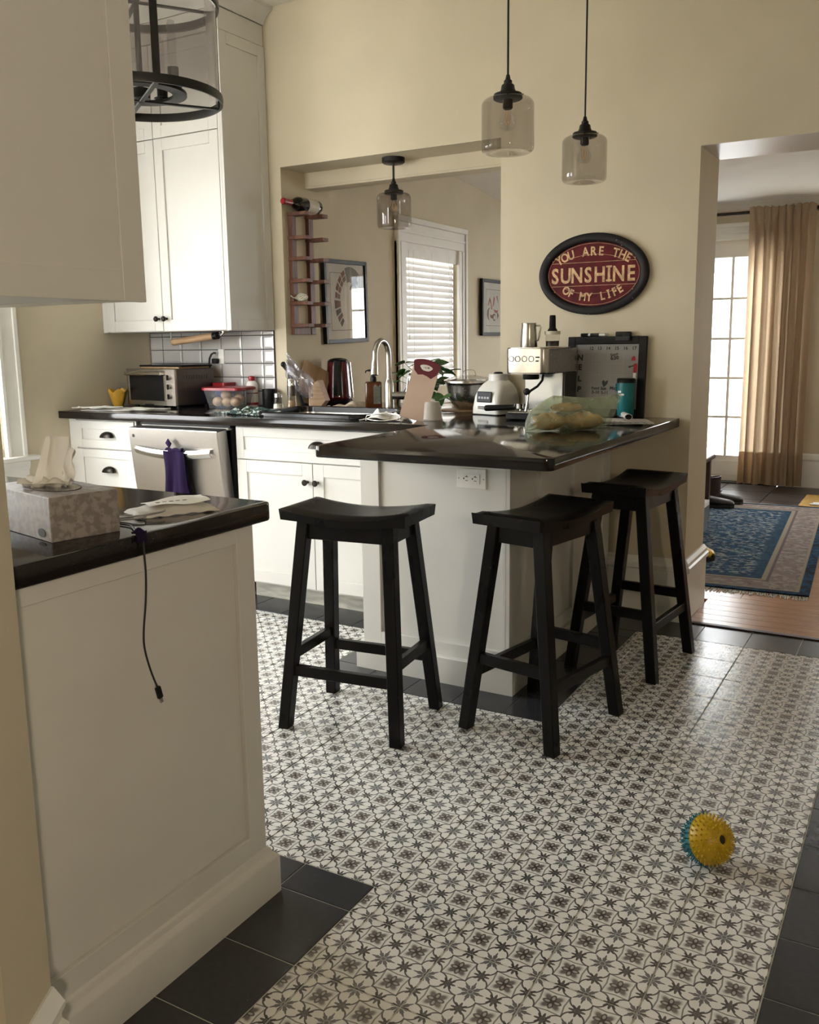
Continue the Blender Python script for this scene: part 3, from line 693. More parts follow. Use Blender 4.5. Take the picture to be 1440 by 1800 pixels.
# ------------------------------------------------------------------ kitchen cabinets
def knob(parent, x, y, z):
    return MB().lathe([(0, 0), (.007, 0), (.006, .008), (.0055, .013), (.011, .017), (.0145, .023), (.0145, .029), (.010, .034), (0, .035)], 18, T((x, y, z)) @ RX(pi/2)).build('knob', 'bronze', parent)
def cup_pull(parent, x, y, z):
    mb = MB(); W, H = .044, .030                     # half-round hood open below
    mb.grid(lambda u, v: Vector((x - W*cos(pi*u)*(1-.0*v), y - .026*sin(pi*v*.5+.0)*sin(pi*u)**.5 - .001, z + H*sin(pi*u)**.8*cos(pi*v*.5))), 18, 6, .0022)
    mb.tube([(x - W*cos(pi*i/18), y-.002, z+H*sin(pi*i/18)**.8) for i in range(19)], .0025, 6)
    return mb.build('cup_pull', 'bronze', parent)
def upper():
    t = thing('upper_cabinet', 'tall white wall cabinet with shaker doors up to the ceiling, above the toaster oven', 'cabinet', (-3.6, 3.975, 1.324))
    o = (3.6, -3.975, -1.324); m = T(o)
    MB().box((-4.068, 3.645, 1.324), (-3.150, 3.975, 2.76), 0, m).box((-4.068, 3.625, 1.324), (-4.034, 3.65, 2.76), .001, m).box((-3.163, 3.622, 1.322), (-3.148, 3.65, 2.765), .001, m).build('body', 'white', t, 0)
    for nm, x0, x1, z0, z1 in (('door', -4.031, -3.607, 1.327, 2.302), ('door', -3.603, -3.166, 1.327, 2.302), ('door', -4.031, -3.607, 2.307, 2.756), ('door', -3.603, -3.166, 2.307, 2.756)):
        mb = MB(); shaker(mb, x1-x0, z1-z0, .022, .058, .010, m @ T((x0, 3.622, z0))); d = mb.build(nm, 'white', t, 0)
        if z0 < 2:
            kx = x1-.026 if x0 < -4 else x0+.026; knob(d, kx+3.6, 3.622-3.975, 1.391-1.324)
    mb = MB(); shaker(mb, .352, 1.438, .016, .055, .008, m @ T((-3.134, 3.623, 1.324)) @ RZ(pi/2)); mb.build('side_panel', 'white', t, 0)
    mb = MB(); mb.box((-4.068, 3.630, 2.766), (-3.140, 3.975, 2.868), .0015, m); mb.build('frieze', 'white', t, 0)
    mb = MB(); sweep(mb, [(-4.066, 3.632), (-3.138, 3.632), (-3.138, 3.975)], [(0, 2.870), (.006, 2.870), (.012, 2.885), (.03, 2.905), (.055, 2.925), (.066, 2.932), (.066, 2.949), (0, 2.949)])
    bmesh.ops.transform(mb.bm, matrix=m, verts=mb.bm.verts); mb.build('crown', 'white', t, 30)
upper()
def near_upper():
    t = thing('upper_cabinet', 'big cabinet end hanging close at the top left over the tissue box counter', 'cabinet', (-1.55, .7, 1.328))
    m = T((1.55, -.7, -1.328))
    MB().box((-1.87, .30, 1.336), (-1.262, 1.214, 2.948), 0, m).build('body', 'white', t, 0)
    mb = MB(); L = 1.216-.30
    shaker(mb, L, 1.618, .014, .052, .0035, m @ T((-1.248, .30, 1.328)) @ RZ(pi/2), .001); mb.build('side_panel', 'white', t, 0)
    MB().box((-1.87, 1.214, 1.330), (-1.262, 1.2165, 2.948), 0, m).build('face_frame', 'white', t, 0)
near_upper()
def counter(name, outer, hole, z0, z1, label, corner_r=()):
    t = bmesh.new()
    def loop(pts, rs):
        out = []
        for i, p in enumerate(pts):
            r = rs[i] if i < len(rs) else 0
            if r:
                P = Vector(p); a = (Vector(pts[i-1])-P).normalized(); b = (Vector(pts[(i+1) % len(pts)])-P).normalized()
                c = P+(a+b)*r
                for k in range(7):
                    th = k/6; d = (-b*(1-th)-a*th).normalized(); out.append(c+d*r)
            else: out.append(Vector(p))
        vs = [t.verts.new((v.x, v.y, z1)) for v in out]
        return [t.edges.new((vs[i], vs[(i+1) % len(vs)])) for i in range(len(vs))]
    es = loop(outer, corner_r)
    if hole: es += loop(hole, (.06, .06, .06, .06))
    r = bmesh.ops.triangle_fill(t, use_beauty=True, edges=es)
    fs = list(t.faces)
    e = bmesh.ops.extrude_face_region(t, geom=fs); vs = [v for v in e['geom'] if isinstance(v, bmesh.types.BMVert)]
    bmesh.ops.translate(t, verts=vs, vec=(0, 0, z0-z1)); bmesh.ops.recalc_face_normals(t, faces=t.faces)
    ed = [x for x in t.edges if len(x.link_faces) == 2 and x.calc_face_angle() > 1 and abs(x.verts[0].co.z-x.verts[1].co.z) < .001]
    bmesh.ops.bevel(t, geom=ed, offset=.0035, segments=2, profile=.5, affect='EDGES')
    mb = MB(); mb.merge(t); return tag(mb.build(name, 'counter', None, 35), label, 'countertop')
SINK = (-2.84, 3.44, -2.22, 3.83)
counter('countertop', [(-4.066, 3.275), (-1.80, 3.275), (-1.80, 2.46), (-.945, 2.46), (-.945, 3.976), (-1.80, 3.976), (-1.80, 4.46), (-3.055, 4.46), (-3.055, 3.976), (-4.066, 3.976)],
        [(SINK[0], SINK[1]), (SINK[2], SINK[1]), (SINK[2], SINK[3]), (SINK[0], SINK[3])], .873, .912, 'long dark stone countertop turning from the sink run into the stool bar', (0, 0, .03, .03))
counter('countertop', [(-2.30, .845), (-1.228, .845), (-1.228, 1.535), (-2.30, 1.535)], None, .873, .912, 'dark stone countertop in the left foreground under the tissue box', (0, 0, .03, .03))
def sinkbase():
    t = thing('sink_cabinet', 'white base cabinet with two shaker doors under the sink', 'cabinet', (-2.44, 3.36, 0))
    m = T((2.44, -3.36, 0)); x0, x1 = -2.885, -1.99
    MB().box((-2.90, 3.352, .10), (-1.87, 3.40, .873), 0, m).box((-2.90, 3.40, .10), (-2.88, 3.97, .873), 0, m).build('body', 'white', t, 0)
    mb = MB(); shaker(mb, x1-x0, .152, .02, .045, .008, m @ T((x0, 3.332, .712))); d = mb.build('drawer_front', 'white', t, 0); cup_pull(d, -2.405+2.44, 3.332-3.36, .780)
    for a, b in ((x0, -2.441), (-2.437, x1)):
        mb = MB(); shaker(mb, b-a, .595, .02, .058, .008, m @ T((a, 3.332, .112))); d = mb.build('door', 'white', t, 0)
        knob(d, (b-.027 if a == x0 else a+.027)+2.44, 3.332-3.36, .622)
    MB().box((-2.90, 3.452, 0), (-1.87, 3.470, .10), 0, m).build('toe_kick', 'toekick', t, 0)
    return t
sinkbase()
def drawers():
    t = thing('drawer_cabinet', 'white base cabinet of drawers left of the dishwasher', 'cabinet', (-3.8, 3.36, 0)); m = T((3.8, -3.36, 0))
    MB().box((-4.066, 3.352, .10), (-3.556, 3.97, .873), 0, m).box((-4.066, 3.340, .10), (-4.012, 3.36, .873), .001, m).box((-3.566, 3.338, .10), (-3.556, 3.36, .873), .001, m).build('body', 'white', t, 0)
    for z0, z1, pz in ((.715, .862, .775), (.405, .708, .590), (.112, .398, .28)):
        mb = MB(); shaker(mb, .438, z1-z0, .02, .045, .008, m @ T((-4.008, 3.332, z0))); d = mb.build('drawer', 'white', t, 0); cup_pull(d, -3.765+3.8, 3.332-3.36, pz)
    MB().box((-4.066, 3.452, 0), (-3.556, 3.47, .10), 0, m).build('toe_kick', 'toekick', t, 0)
drawers()
def dishwasher():
    t = thing('dishwasher', 'stainless steel dishwasher with its door tipped slightly open', 'dishwasher', (-3.235, 3.37, 0)); a = radians(6.2)
    mb = MB(); mb.box((-.30, 0, .10), (-.285, .58, .868)); mb.box((.285, 0, .10), (.30, .58, .868)); mb.box((-.30, .56, .10), (.30, .58, .868)); mb.box((-.30, 0, .10), (.30, .58, .12)); mb.box((-.30, -.02, .852), (.30, .58, .868)); mb.build('tub', 'inside', t, 0)
    MB().box((-.29, -.022, .842), (.29, .0, .853)).build('top_strip', 'toekick', t, 0)
    md = T((0, -.012, .115)) @ RX(a)
    MB().box((-.298, -.022, 0), (.298, .05, .735), .004, md).build('door', 'steelv', t, 0)
    h = MB(); n = 18                                   # bowed bar handle
    h.grid(lambda u, v: md @ Vector(((u-.5)*.50, -.030-.030*(1-(2*u-1)**2)-.010*sin(pi*v), .628+.042*(v-.5)-.012*(1-(2*u-1)**2))), n, 6, .006)
    h = h.build('handle', 'steel', t)
    MB().lathe([(0, 0), (.009, 0), (.009, .001), (0, .001)], 14, md @ T((-.262, -.0222, .695)) @ RX(pi/2)).build('badge', 'darksteel', t)
    MB().box((-.29, .06, 0), (.29, .08, .10)).build('toe_kick', 'inside', t, 0)
    # purple towel over the handle
    tw = MB(); hx = .045
    def f(u, v):
        s = (u-.5)*(.122 + .055*v) + hx + .012*sin(v*5+u*2)
        p = md @ Vector((s, -.071-.005*sin(u*9+v*3)-.007*sin(u*17)*v, .640-.335*v+.010*sin(u*11)*v))
        return p
    tw.grid(f, 22, 16, .006)
    tw.grid(lambda u, v: md @ Vector(((u-.5)*.105+hx+.012*v, -.048+.002*sin(u*12), .640-.375*v)), 14, 10, .005)
    tw.grid(lambda u, v: md @ Vector(((u-.5)*.107+hx, -.060-.011*cos(pi*v), .640+.012*sin(pi*v)+.003*sin(u*14))), 14, 6, .006)
    tw.grid(lambda u, v: md @ Vector((hx-.035+.020*v*(u-.5)*2-.012*v, -.060+.012*v, .650+.045*v*(1-abs(u-.5)))), 6, 6, .006)
    bmesh.ops.transform(tw.bm, matrix=T((-3.235, 3.37, 0)), verts=tw.bm.verts)
    tag(tw.build('dish_towel', 'purple', None, 60), 'dark purple towel hung over the dishwasher handle', 'towel')
dishwasher()
def island():
    t = thing('island_cabinet', 'white panelled bar base under the stool countertop with an outlet', 'cabinet', (-1.55, 3.4, 0)); m = T((1.55, -3.4, 0))
    MB().box((-1.858, 2.862, 0), (-1.258, 3.975, .872), 0, m).build('body', 'white', t, 0)
    mb = MB(); mb.box((-1.862, 2.848, 0), (-1.782, 2.863, .872), .001, m); mb.box((-1.272, 2.848, 0), (-1.2604, 2.863, .872), 0, m)
    mb.box((-1.782, 2.848, .815), (-1.272, 2.863, .872), .001, m); mb.box((-1.782, 2.848, 0), (-1.272, 2.863, .15), .001, m); mb.build('front_frame', 'white', t, 0)
    mb = MB()
    for a, b in ((2.848, 2.905), (3.14, 3.235), (3.50, 3.60), (3.88, 3.975)): mb.box((-1.26, a, 0), (-1.245, b, .872), .001, m)
    for a, b in ((2.905, 3.14), (3.235, 3.50), (3.60, 3.88)): mb.box((-1.26, a, .835), (-1.245, b, .872), .001, m); mb.box((-1.26, a, 0), (-1.245, b, .15), .001, m)
    mb.build('side_frame', 'white', t, 0)
    mb = MB(); sweep(mb, [(-1.862, 3.25), (-1.862, 2.848), (-1.245, 2.848), (-1.245, 3.952)], [(-.01, 0), (.022, 0), (.022, .097), (.018, .101), (-.01, .101)]); bmesh.ops.transform(mb.bm, matrix=m, verts=mb.bm.verts); mb.build('plinth', 'white', t, 0)
    # outlet set in the front
    o = thing('power_outlet', 'white double outlet plate on the front of the bar base', 'outlet', (-1.398, 2.848+.013, .771)); 
    MB().box((-.057, -.006, -.036), (.057, .001, .036), .002).build('cover_plate', 'white_plastic', o, 0)
    MB().box((-.034, -.0085, -.017), (.034, -.005, .017), .001).build('receptacle', 'white_plastic', o, 0)
    s = MB()
    for cx in (-.017, .017):
        s.box((cx-.006, -.0092, .0055), (cx+.006, -.008, .0075)); s.box((cx-.0012, -.0092, .0075), (cx+.0012, -.008, .0115)); s.box((cx-.005, -.0092, -.0085), (cx+.005, -.008, -.0065)); s.cyl((cx-.011, -.0092, 0), (cx-.011, -.008, 0), .0028, n=10)
    s.build('slots', 'ink', o, 0)
    MB().cyl((-.049, -.0068, 0), (-.049, -.005, 0), .0025, n=8).cyl((.049, -.0068, 0), (.049, -.005, 0), .0025, n=8).build('screws', 'grey_plastic', o)
island()
def peninsula():
    t = thing('peninsula_cabinet', 'cream shaker panel cabinet end in the left foreground with plinth', 'cabinet', (-1.75, 1.0, 0)); m = T((1.75, -1.0, 0))
    MB().box((-2.25, .848, 0), (-1.262, 1.475, .872), 0, m).build('body', 'white', t, 0)
    mb = MB(); Ya, Yb = .848, 1.484
    mb.box((-1.262, Yb-.054, 0), (-1.250, Yb, .872), .001, m); mb.box((-1.262, Ya, .836), (-1.250, Yb-.054, .872), .001, m); mb.box((-1.262, Ya, 0), (-1.250, Yb-.054, .163), .001, m)
    mb.build('end_frame', 'white', t, 0)
    MB().box((-2.25, 1.475, 0), (-1.262, 1.484, .872), 0, m).build('back_panel', 'white', t, 0)
    mb = MB(); sweep(mb, [(-1.250, .848), (-1.250, 1.484), (-2.25, 1.484)], [(-.008, 0), (.021, 0), (.021, .088), (.018, .094), (.009, .102), (.006, .112), (0, .116), (-.008, .116)]); bmesh.ops.transform(mb.bm, matrix=m, verts=mb.bm.verts); mb.build('plinth', 'white', t, 30)
peninsula()
# backsplash: stacked bevelled tiles
mb = MB(); mb.box((-4.068, 3.972, .913), (-3.138, 3.979, 1.324)); bs = struct('backsplash', mb, 'darkgrout'); sub = {}
def subtile(x0, x1, z0, z1):
    g = .0024; w_, h_ = round(x1-x0-2*g, 4), round(z1-z0-2*g, 4)
    if (w_, h_) not in sub:
        X, Z, b = w_/2, h_/2, min(.011, w_/3); mb = MB()
        q = lambda y, s: [mb.bm.verts.new(p) for p in ((-X+s, y, -Z+s), (X-s, y, -Z+s), (X-s, y, Z-s), (-X+s, y, Z-s))]
        A, B, C_ = q(.003, 0), q(-.0015, 0), q(-.005, b); mb.bm.faces.new(C_)
        for P, Q in ((A, B), (B, C_)):
            for i in range(4): mb.bm.faces.new((P[i], P[(i+1) % 4], Q[(i+1) % 4], Q[i]))
        sub[(w_, h_)] = mb.mesh('tile', 'subway', 0)
    link('tile', sub[(w_, h_)], bs, ((x0+x1)/2, 3.971, (z0+z1)/2))
xs = [-4.066]+[-3.967+.1505*i for i in range(6)]+[-3.139]; zs = [.914]+[.9935+.0765*i for i in range(5)]+[1.3235]
for a, b in zip(xs, xs[1:]):
    for c, d in zip(zs, zs[1:]):
        if d-c > .01: subtile(a, b, c, d)

# added warm fill lamp, unseen, right of the viewer; brightens the near panels
t = thing('added_fill_lamp', 'added warm fill lamp, unseen to the right of the viewer', 'lamp', (1.40, -1.1, 1.75))
MB().lathe([(0, 0), (.07, 0), (.07, .015), (0, .02)], 24, RY(-pi/2)).build('back_plate', 'bronze', t)
MB().box((-.03, -.17, -.17), (-.015, .17, .17), .004).build('reflector', 'white_plastic', t, 0)
l = bpy.data.lights.new('fill_lamp_light', 'AREA'); l.shape = 'SQUARE'; l.size = .32; l.energy = 35; l.color = (1, .82, .60); l.spread = radians(120)
o = bpy.data.objects.new('fill_lamp_light', l); o.parent = t; o.location = (-.035, 0, 0); o.rotation_euler = (0, pi/2, radians(-30)); COL.objects.link(o)
# ------------------------------------------------------------------ stools
def stool():
    t = thing('bar_stool', 'black saddle-seat bar stool nearest the sink cabinet doors, left of the three', 'stool', group=None)
    W, D, H = .223, .126, .733
    def top(u, v):                                    # saddle: dips along its length
        x = (u-.5)*2*W; y = (v-.5)*2*D; return x, y
    mb = MB(); n, k = 20, 10; t_ = bmesh.new(); V = []
    for i in range(n+1):
        row = []
        for j in range(k+1):
            u, v = i/n, j/k; x, y = top(u, v)
            z = H - .024*(1-abs(2*u-1)**2.0) + .002
            e = min(min(u, 1-u)*2*W, min(v, 1-v)*2*D)
            if e < .018: z -= .009*(1-e/.018)**2
            row.append((x, y, z))
        V.append(row)
    A = [[t_.verts.new(p) for p in r] for r in V]
    B = [[t_.verts.new((p[0]*.985, p[1]*.975, min(p[2]-.026, H-.048 + .006*abs(2*i/n-1)**2))) for p in r] for i, r in enumerate(V)]
    for i in range(n):
        for j in range(k):
            t_.faces.new((A[i][j], A[i+1][j], A[i+1][j+1], A[i][j+1])); t_.faces.new((B[i][j], B[i][j+1], B[i+1][j+1], B[i+1][j]))
    for i in range(n):
        t_.faces.new((A[i][0], B[i][0], B[i+1][0], A[i+1][0])); t_.faces.new((A[i][k], A[i+1][k], B[i+1][k], B[i][k]))
    for j in range(k):
        t_.faces.new((A[0][j], A[0][j+1], B[0][j+1], B[0][j])); t_.faces.new((A[n][j], B[n][j], B[n][j+1], A[n][j+1]))
    mb.merge(t_); mb.build('seat', 'stool', t, 45)
    fx, fy, tx, ty, zt, s = .202, .165, .150, .083, .690, .0195
    for a in (-1, 1):
        for b in (-1, 1):
            L = MB(); q = lambda x, y, z, r: [L.bm.verts.new((x+i*r, y+j*r, z)) for i, j in ((-1, -1), (1, -1), (1, 1), (-1, 1))]
            P, Q = q(a*fx, b*fy, 0, s), q(a*tx, b*ty, zt, s*1.05)
            L.bm.faces.new(P[::-1]); L.bm.faces.new(Q)
            for i in range(4): L.bm.faces.new((P[i], P[(i+1) % 4], Q[(i+1) % 4], Q[i]))
            bmesh.ops.bevel(L.bm, geom=list(L.bm.edges), offset=.0025, segments=1, profile=.5, affect='EDGES'); L.build('leg', 'stool', t, 30)
    for b in (-1, 1): MB().box((-tx+.012, b*(ty+.004)-.011, .628), (tx-.012, b*(ty+.004)+.011, .688), .0015).build('apron', 'stool', t, 0)
    for a in (-1, 1): MB().box((a*(tx+.002)-.011, -ty+.01, .628), (a*(tx+.002)+.011, ty-.01, .688), .0015).build('apron', 'stool', t, 0)
    at = lambda z: (fx+(tx-fx)*z/zt, fy+(ty-fy)*z/zt)
    for b in (-1, 1):
        x, y = at(.195); MB().box((-x, b*y-.011, .177), (x, b*y+.011, .213), .002).build('stretcher', 'stool', t, 0)
    for a in (-1, 1):
        x, y = at(.245); MB().box((a*x-.011, -y, .227), (a*x+.011, y, .263), .002).build('stretcher', 'stool', t, 0)
    return t
s1 = stool(); s1.location = (-1.598, 2.425, 0); s1.rotation_euler = (0, 0, radians(6.5))
dup(s1, (-1.053, 2.685, 0), radians(79), 'middle black saddle-seat bar stool at the corner of the bar')
dup(s1, (-.966, 3.408, 0), radians(84.5), 'black saddle-seat bar stool farthest back, beside the doorway wall')

# ------------------------------------------------------------------ pendant lamps
def pendant(label, x, y, ztop, zc, rod=False):
    """glass bottom at ztop-.243; cord up to zc"""
    t = thing('pendant_lamp', label, 'lamp', (x, y, ztop), group=None)
    MB().cyl((0, 0, 0), (0, 0, zc-ztop-.012), .0055 if rod else .0035, n=10).build('rod' if rod else 'cord', 'black_metal', t)
    MB().lathe([(0, zc-ztop), (.058, zc-ztop), (.058, zc-ztop-.022), (.05, zc-ztop-.028), (0, zc-ztop-.028)], 28).build('canopy', 'black_metal', t)
    MB().lathe([(0, .006), (.006, .006), (.009, -.008), (.0135, -.012), (.0135, -.020), (.021, -.026), (.0235, -.040), (.026, -.044), (.026, -.050), (.046, -.053), (.048, -.058), (.048, -.068), (.043, -.071), (0, -.071)], 28).build('cap', 'black_metal', t)
    MB().cyl((.047, 0, -.061), (.055, 0, -.061), .0025, n=8).build('set_screw', 'black_metal', t)
    R = .087; r = .024
    prof = [(.046, -.066), (.052, -.067)] + [(R-r+r*sin(a), -.067-r+r*cos(a)) for a in [pi/2*i/6 for i in range(1, 7)]]
    prof += [(R, -.15), (R, -.222)] + [(R-.016+.016*cos(a), -.222-.016*sin(a)) for a in [pi/2*i/5 for i in range(1, 6)]] + [(.05, -.236), (.03, -.229), (0, -.226)]
    MB().lathe(prof, 48).build('glass_shade', 'smoke', t, 50)
    MB().lathe([(0, -.070), (.016, -.070), (.017, -.095), (.013, -.100), (0, -.100)], 18).build('socket', 'black_metal', t)
    b = MB().lathe([(.0115, -.098), (.0125, -.110), (.020, -.124), (.026, -.138), (.0265, -.147), (.022, -.159), (.012, -.166), (0, -.168)], 20).build('bulb', 'clear', t, 60)
    f = MB()
    for k in range(4):
        a = k*pi/2; f.tube([(.004*cos(a), .004*sin(a), -.105), (.012*cos(a), .012*sin(a), -.128), (.004*cos(a+.6), .004*sin(a+.6), -.150)], .0008, 5)
    f.build('filament', 'filament', b)
    return t
pendant('clear smoked glass jar pendant hanging on the left above the stool bar', -1.284, 2.90, 2.102, CEIL)
pendant('clear smoked glass jar pendant hanging on the right beside the oval sign', -1.250, 3.56, 2.097, CEIL)
pendant('short smoked glass pendant on a rod under the pass-through soffit', -2.44, 4.10, 2.060, 2.164, True)
def chandelier():
    t = thing('drum_chandelier', 'black ring drum chandelier with grey mesh shade, partly behind the near cabinet', 'chandelier', (-2.37, 2.34, 2.065)); R = .262
    def ring(z, nm):
        mb = MB(); mb.lathe([(R, z-.014), (R+.006, z-.014), (R+.008, z), (R+.006, z+.014), (R, z+.014), (R, z-.014)], 64); return mb.build(nm, 'black_metal', t, 30)
    ring(0, 'ring'); ring(.30, 'ring')
    a0 = atan2(-2.34, 2.37) + radians(11)               # one upright towards the viewer's side
    for k in range(4):
        a = a0+k*pi/2; m = RZ(a); MB().box((R-.004, -.012, -.01), (R+.003, .012, .31), .001, m).build('upright', 'black_metal', t, 0)
        MB().box((0, -.008, -.012), (R, .008, -.006), .0008, m).build('cross_bar', 'black_metal', t, 0)
        MB().box((0, -.008, .296), (R, .008, .302), .0008, m).build('cross_bar', 'black_metal', t, 0)
    MB().lathe([(R-.006, .012), (R-.006, .288)], 64).build('mesh_shade', 'mesh', t, 60)
    MB().cyl((0, 0, -.012), (0, 0, CEIL-2.065-.02), .010, n=12).build('stem', 'black_metal', t)
    MB().lathe([(0, CEIL-2.065), (.065, CEIL-2.065), (.065, CEIL-2.065-.018), (0, CEIL-2.065-.024)], 28).build('canopy', 'black_metal', t)
    mb = MB(); mb.lathe([(.105, .012), (.150, .012), (.150, .022), (.105, .022), (.105, .012)], 40); mb.lathe([(0, .0), (.03, .0), (.03, .03), (0, .03)], 20); mb.build('lamp_ring', 'black_metal', t)
    for k in range(4):
        a = a0+pi/4+k*pi/2; x, y = .128*cos(a), .128*sin(a)
        c = MB().lathe([(0, .022), (.026, .024), (.030, .030), (.018, .034), (.018, .085), (0, .085)], 18, T((x, y, 0))).build('socket', 'black_metal', t)
        MB().lathe([(.011, .085), (.014, .095), (.014, .215), (.010, .228), (0, .232)], 16, T((x, y, 0))).build('bulb', 'clear', c, 60)
chandelier()

# ------------------------------------------------------------------ wall pieces
def sign():
    A, B = .250, .176; t = thing('oval_sign', 'dark framed oval sign with red face and cream words on the wall', 'sign', (-1.345, 3.979, 1.537))
    t.rotation_euler = (0, radians(0), 0); q = RX(pi/2)
    ell = lambda a, b, n=72: [(a*cos(2*pi*i/n), b*sin(2*pi*i/n)) for i in range(n)]
    fr = MB(); n = 72; sec = [(0, 0), (0, .018), (.006, .022), (.03, .022), (.036, .016), (.038, .006), (.038, 0)]
    rings = [[fr.bm.verts.new(q @ Vector(((A-o)*cos(2*pi*i/n), (B-o)*sin(2*pi*i/n), z))) for i in range(n)] for o, z in sec]
    for P, Q in zip(rings, rings[1:]+rings[:1]):
        for i in range(n): fr.bm.faces.new((P[i], P[(i+1) % n], Q[(i+1) % n], Q[i]))
    fr.build('frame', 'speck', t, 50)
    MB().poly([q @ Vector((x, y, .002)) for x, y in ell(A-.037, B-.037)], q @ Vector((0, 0, .006))).build('face', 'signred', t, 50)
    zf = .0082
    def place(mb, s, size, x, y, rot, bold, sx=1):
        tb = text_bm(s, size, bold, .0004); mb.merge(tb, q @ T((x, y, zf)) @ RZ(rot) @ Matrix.Diagonal((sx, 1, 1, 1)))
    def letter(c, size, x, y, rot, bold, sx):
        mb = MB(); place(mb, c, size, x, y, rot, bold, sx)
        if c == 'I':
            h = size*.73; k = q @ T((x, y, zf)) @ RZ(rot)
            for yy in (0, h-size*.085): mb.box((-size*.14, yy, 0), (size*.14, yy+size*.085, .0008), 0, k)
        mb.build('letter', 'cream', t, 0)
    for c, x in zip('SUNSHINE', [-.176, -.126, -.074, -.022, .031, .073, .116, .171]): letter(c, .092, x, -.034, 0, .0022, .80)
    def arc(word, a, b, th0, th1, size, flip):
        n = len(word)
        for i, c in enumerate(word):
            if c == ' ': continue
            th = th0+(th1-th0)*i/(n-1); x, y = a*cos(th), b*sin(th); tx, ty = -a*sin(th), b*cos(th)
            letter(c, size, x, y, atan2(ty, tx) + (0 if flip else pi), .0014, .84)
    arc('YOU ARE THE', .186, .081, radians(143), radians(37), .053, False); arc('OF MY LIFE', .186, .116, radians(225), radians(315), .050, True)
    ln = MB(); m = q @ T((0, 0, zf))
    for y in (.052, -.049):
        x = (A-.04)*sqrt(1-(y/(B-.038))**2)-.004; line_seg(ln, (-x, y), (x, y), .0016, .0006, m)
    for sgn in (1, -1):
        p = [(.150*cos(a), sgn*(.030+.055*sin(a))) for a in [radians(28+124*i/20) for i in range(21)]]
        for u, v in zip(p, p[1:]): line_seg(ln, u, v, .0014, .0006, m)
    p = ell(A-.043, B-.043)
    for u, v in zip(p, p[1:]+p[:1]): line_seg(ln, u, v, .0012, .0006, m)
    for x, y in ((-.187, .062), (.187, .062), (-.178, -.072), (.180, -.072)): ln.box((x-.002, y-.002, 0), (x+.002, y+.002, .0008), 0, m)
    ln.build('rule_lines', 'cream', t, 0)
sign()
def whiteboard():
    W, H = .357, .352; t = thing('whiteboard', 'black framed whiteboard calendar leaning against the wall on the bar', 'whiteboard', (-1.270, 3.945, .9125), rot=(radians(-4.2), 0, 0)); q = RX(pi/2)
    f = MB(); b = .034
    f.box((-W/2, -.014, 0), (-W/2+b, .006, H), .0015); f.box((W/2-b, -.014, 0), (W/2, .006, H), .0015); f.box((-W/2+b, -.014, 0), (W/2-b, .006, b), .0015); f.box((-W/2+b, -.014, H-b), (W/2-b, .006, H), .0015); f.build('frame', 'black', t, 0)
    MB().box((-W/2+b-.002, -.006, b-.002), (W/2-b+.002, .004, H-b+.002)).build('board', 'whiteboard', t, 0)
    x0, x1, z0, z1 = -W/2+b, W/2-b, b, H-b; w_, h_ = x1-x0, z1-z0; m = T((0, -.0062, 0)) @ q
    g = MB()
    for i in range(1, 8): line_seg(g, (x0+w_*(i/8+.02), z0+.03*0), (x0+w_*(i/8+.02), z1-.035), .0008, .0003, m)
    for j in range(1, 6): line_seg(g, (x0, z0+(h_-.035)*j/5), (x1, z0+(h_-.035)*j/5), .0008, .0003, m)
    g.build('grid_lines', 'faint', t, 0)
    k = MB()
    def put(s, u, v, size, rot=0, bold=.0006): k.merge(text_bm(s, size, bold, .0003), m @ T((x0+w_*u, z1-h_*v, 0)) @ RZ(rot))
    for s, u in zip(('12', '13', '14', '15', '16', '17'), (.255, .385, .52, .655, .79, .925)): put(s, u, .085, .020)
    for s, v in zip('NELP', (.245, .395, .575, .74)): put(s, .08, v, .034, -.04, .0016)
    put('Soon', .625, .175, .017, .25); put('6:30', .63, .235, .021, .12, .001)
    put('Food', .345, .70, .017, 0); put('5-10', .35, .765, .019, 0); put('Sun', .475, .705, .018, 0, .0009); put('5-11', .495, .77, .018); put('May', .63, .70, .021, -.05)
    hs = [(0, -.018), (.010, -.004), (.013, .008), (.010, .016), (.005, .014), (0, .006), (-.006, .012), (-.012, .010), (-.014, .002), (-.009, -.006)]
    k.poly([(x, y, 0) for x, y in hs], (0, 0, .0004), m @ T((x0+w_*.49, z1-h_*.605, 0)) @ RZ(-.25))
    k.build('marker_writing', 'ink', t, 0)
    r = MB(); X, Z = x0+w_*.945, z1
    r.poly([(x, y, 0) for x, y in ((-.010, -.004), (-.008, .010), (0, .017), (.007, .012), (.009, -.004))], (0, 0, .0006), m @ T((X-.006, z1-h_*.24, 0)))
    r.poly([(x, y, 0) for x, y in ((-.006, -.022), (-.007, .012), (-.002, .018), (.008, .018), (.011, .010), (.008, -.022))], (0, 0, .0006), m @ T((X+.001, z1-h_*.36, 0))); r.build('red_drawing', 'redink', t, 0)
    d = MB(); line_seg(d, (X-.022, z1-h_*.345), (X-.005, z1-h_*.33), .005, .0007, m); d.box((X-.027, z1-h_*.36, 0), (X-.018, z1-h_*.335, .0007), 0, m); d.build('dark_drawing', 'ink', t, 0)
    wt = MB(); wt.poly([(x, y, 0) for x, y in ((-.004, -.05), (-.006, 0), (.007, 0), (.004, -.05))], (0, 0, .0006), m @ T((X, z1-h_*.44, 0))); wt.build('pale_drawing', 'paper', t, 0)
    # marker and eraser sit on the top edge
    mk = thing('dry_erase_marker', 'black and white marker lying on the top edge of the whiteboard', 'marker', (-1.330, 3.966, .9125+H+.0075))
    MB().cyl((-.062, 0, 0), (-.028, 0, 0), .0072, n=12).build('cap', 'black', mk); MB().cyl((-.028, 0, 0), (.048, 0, 0), .0066, n=12).build('barrel', 'white_plastic', mk)
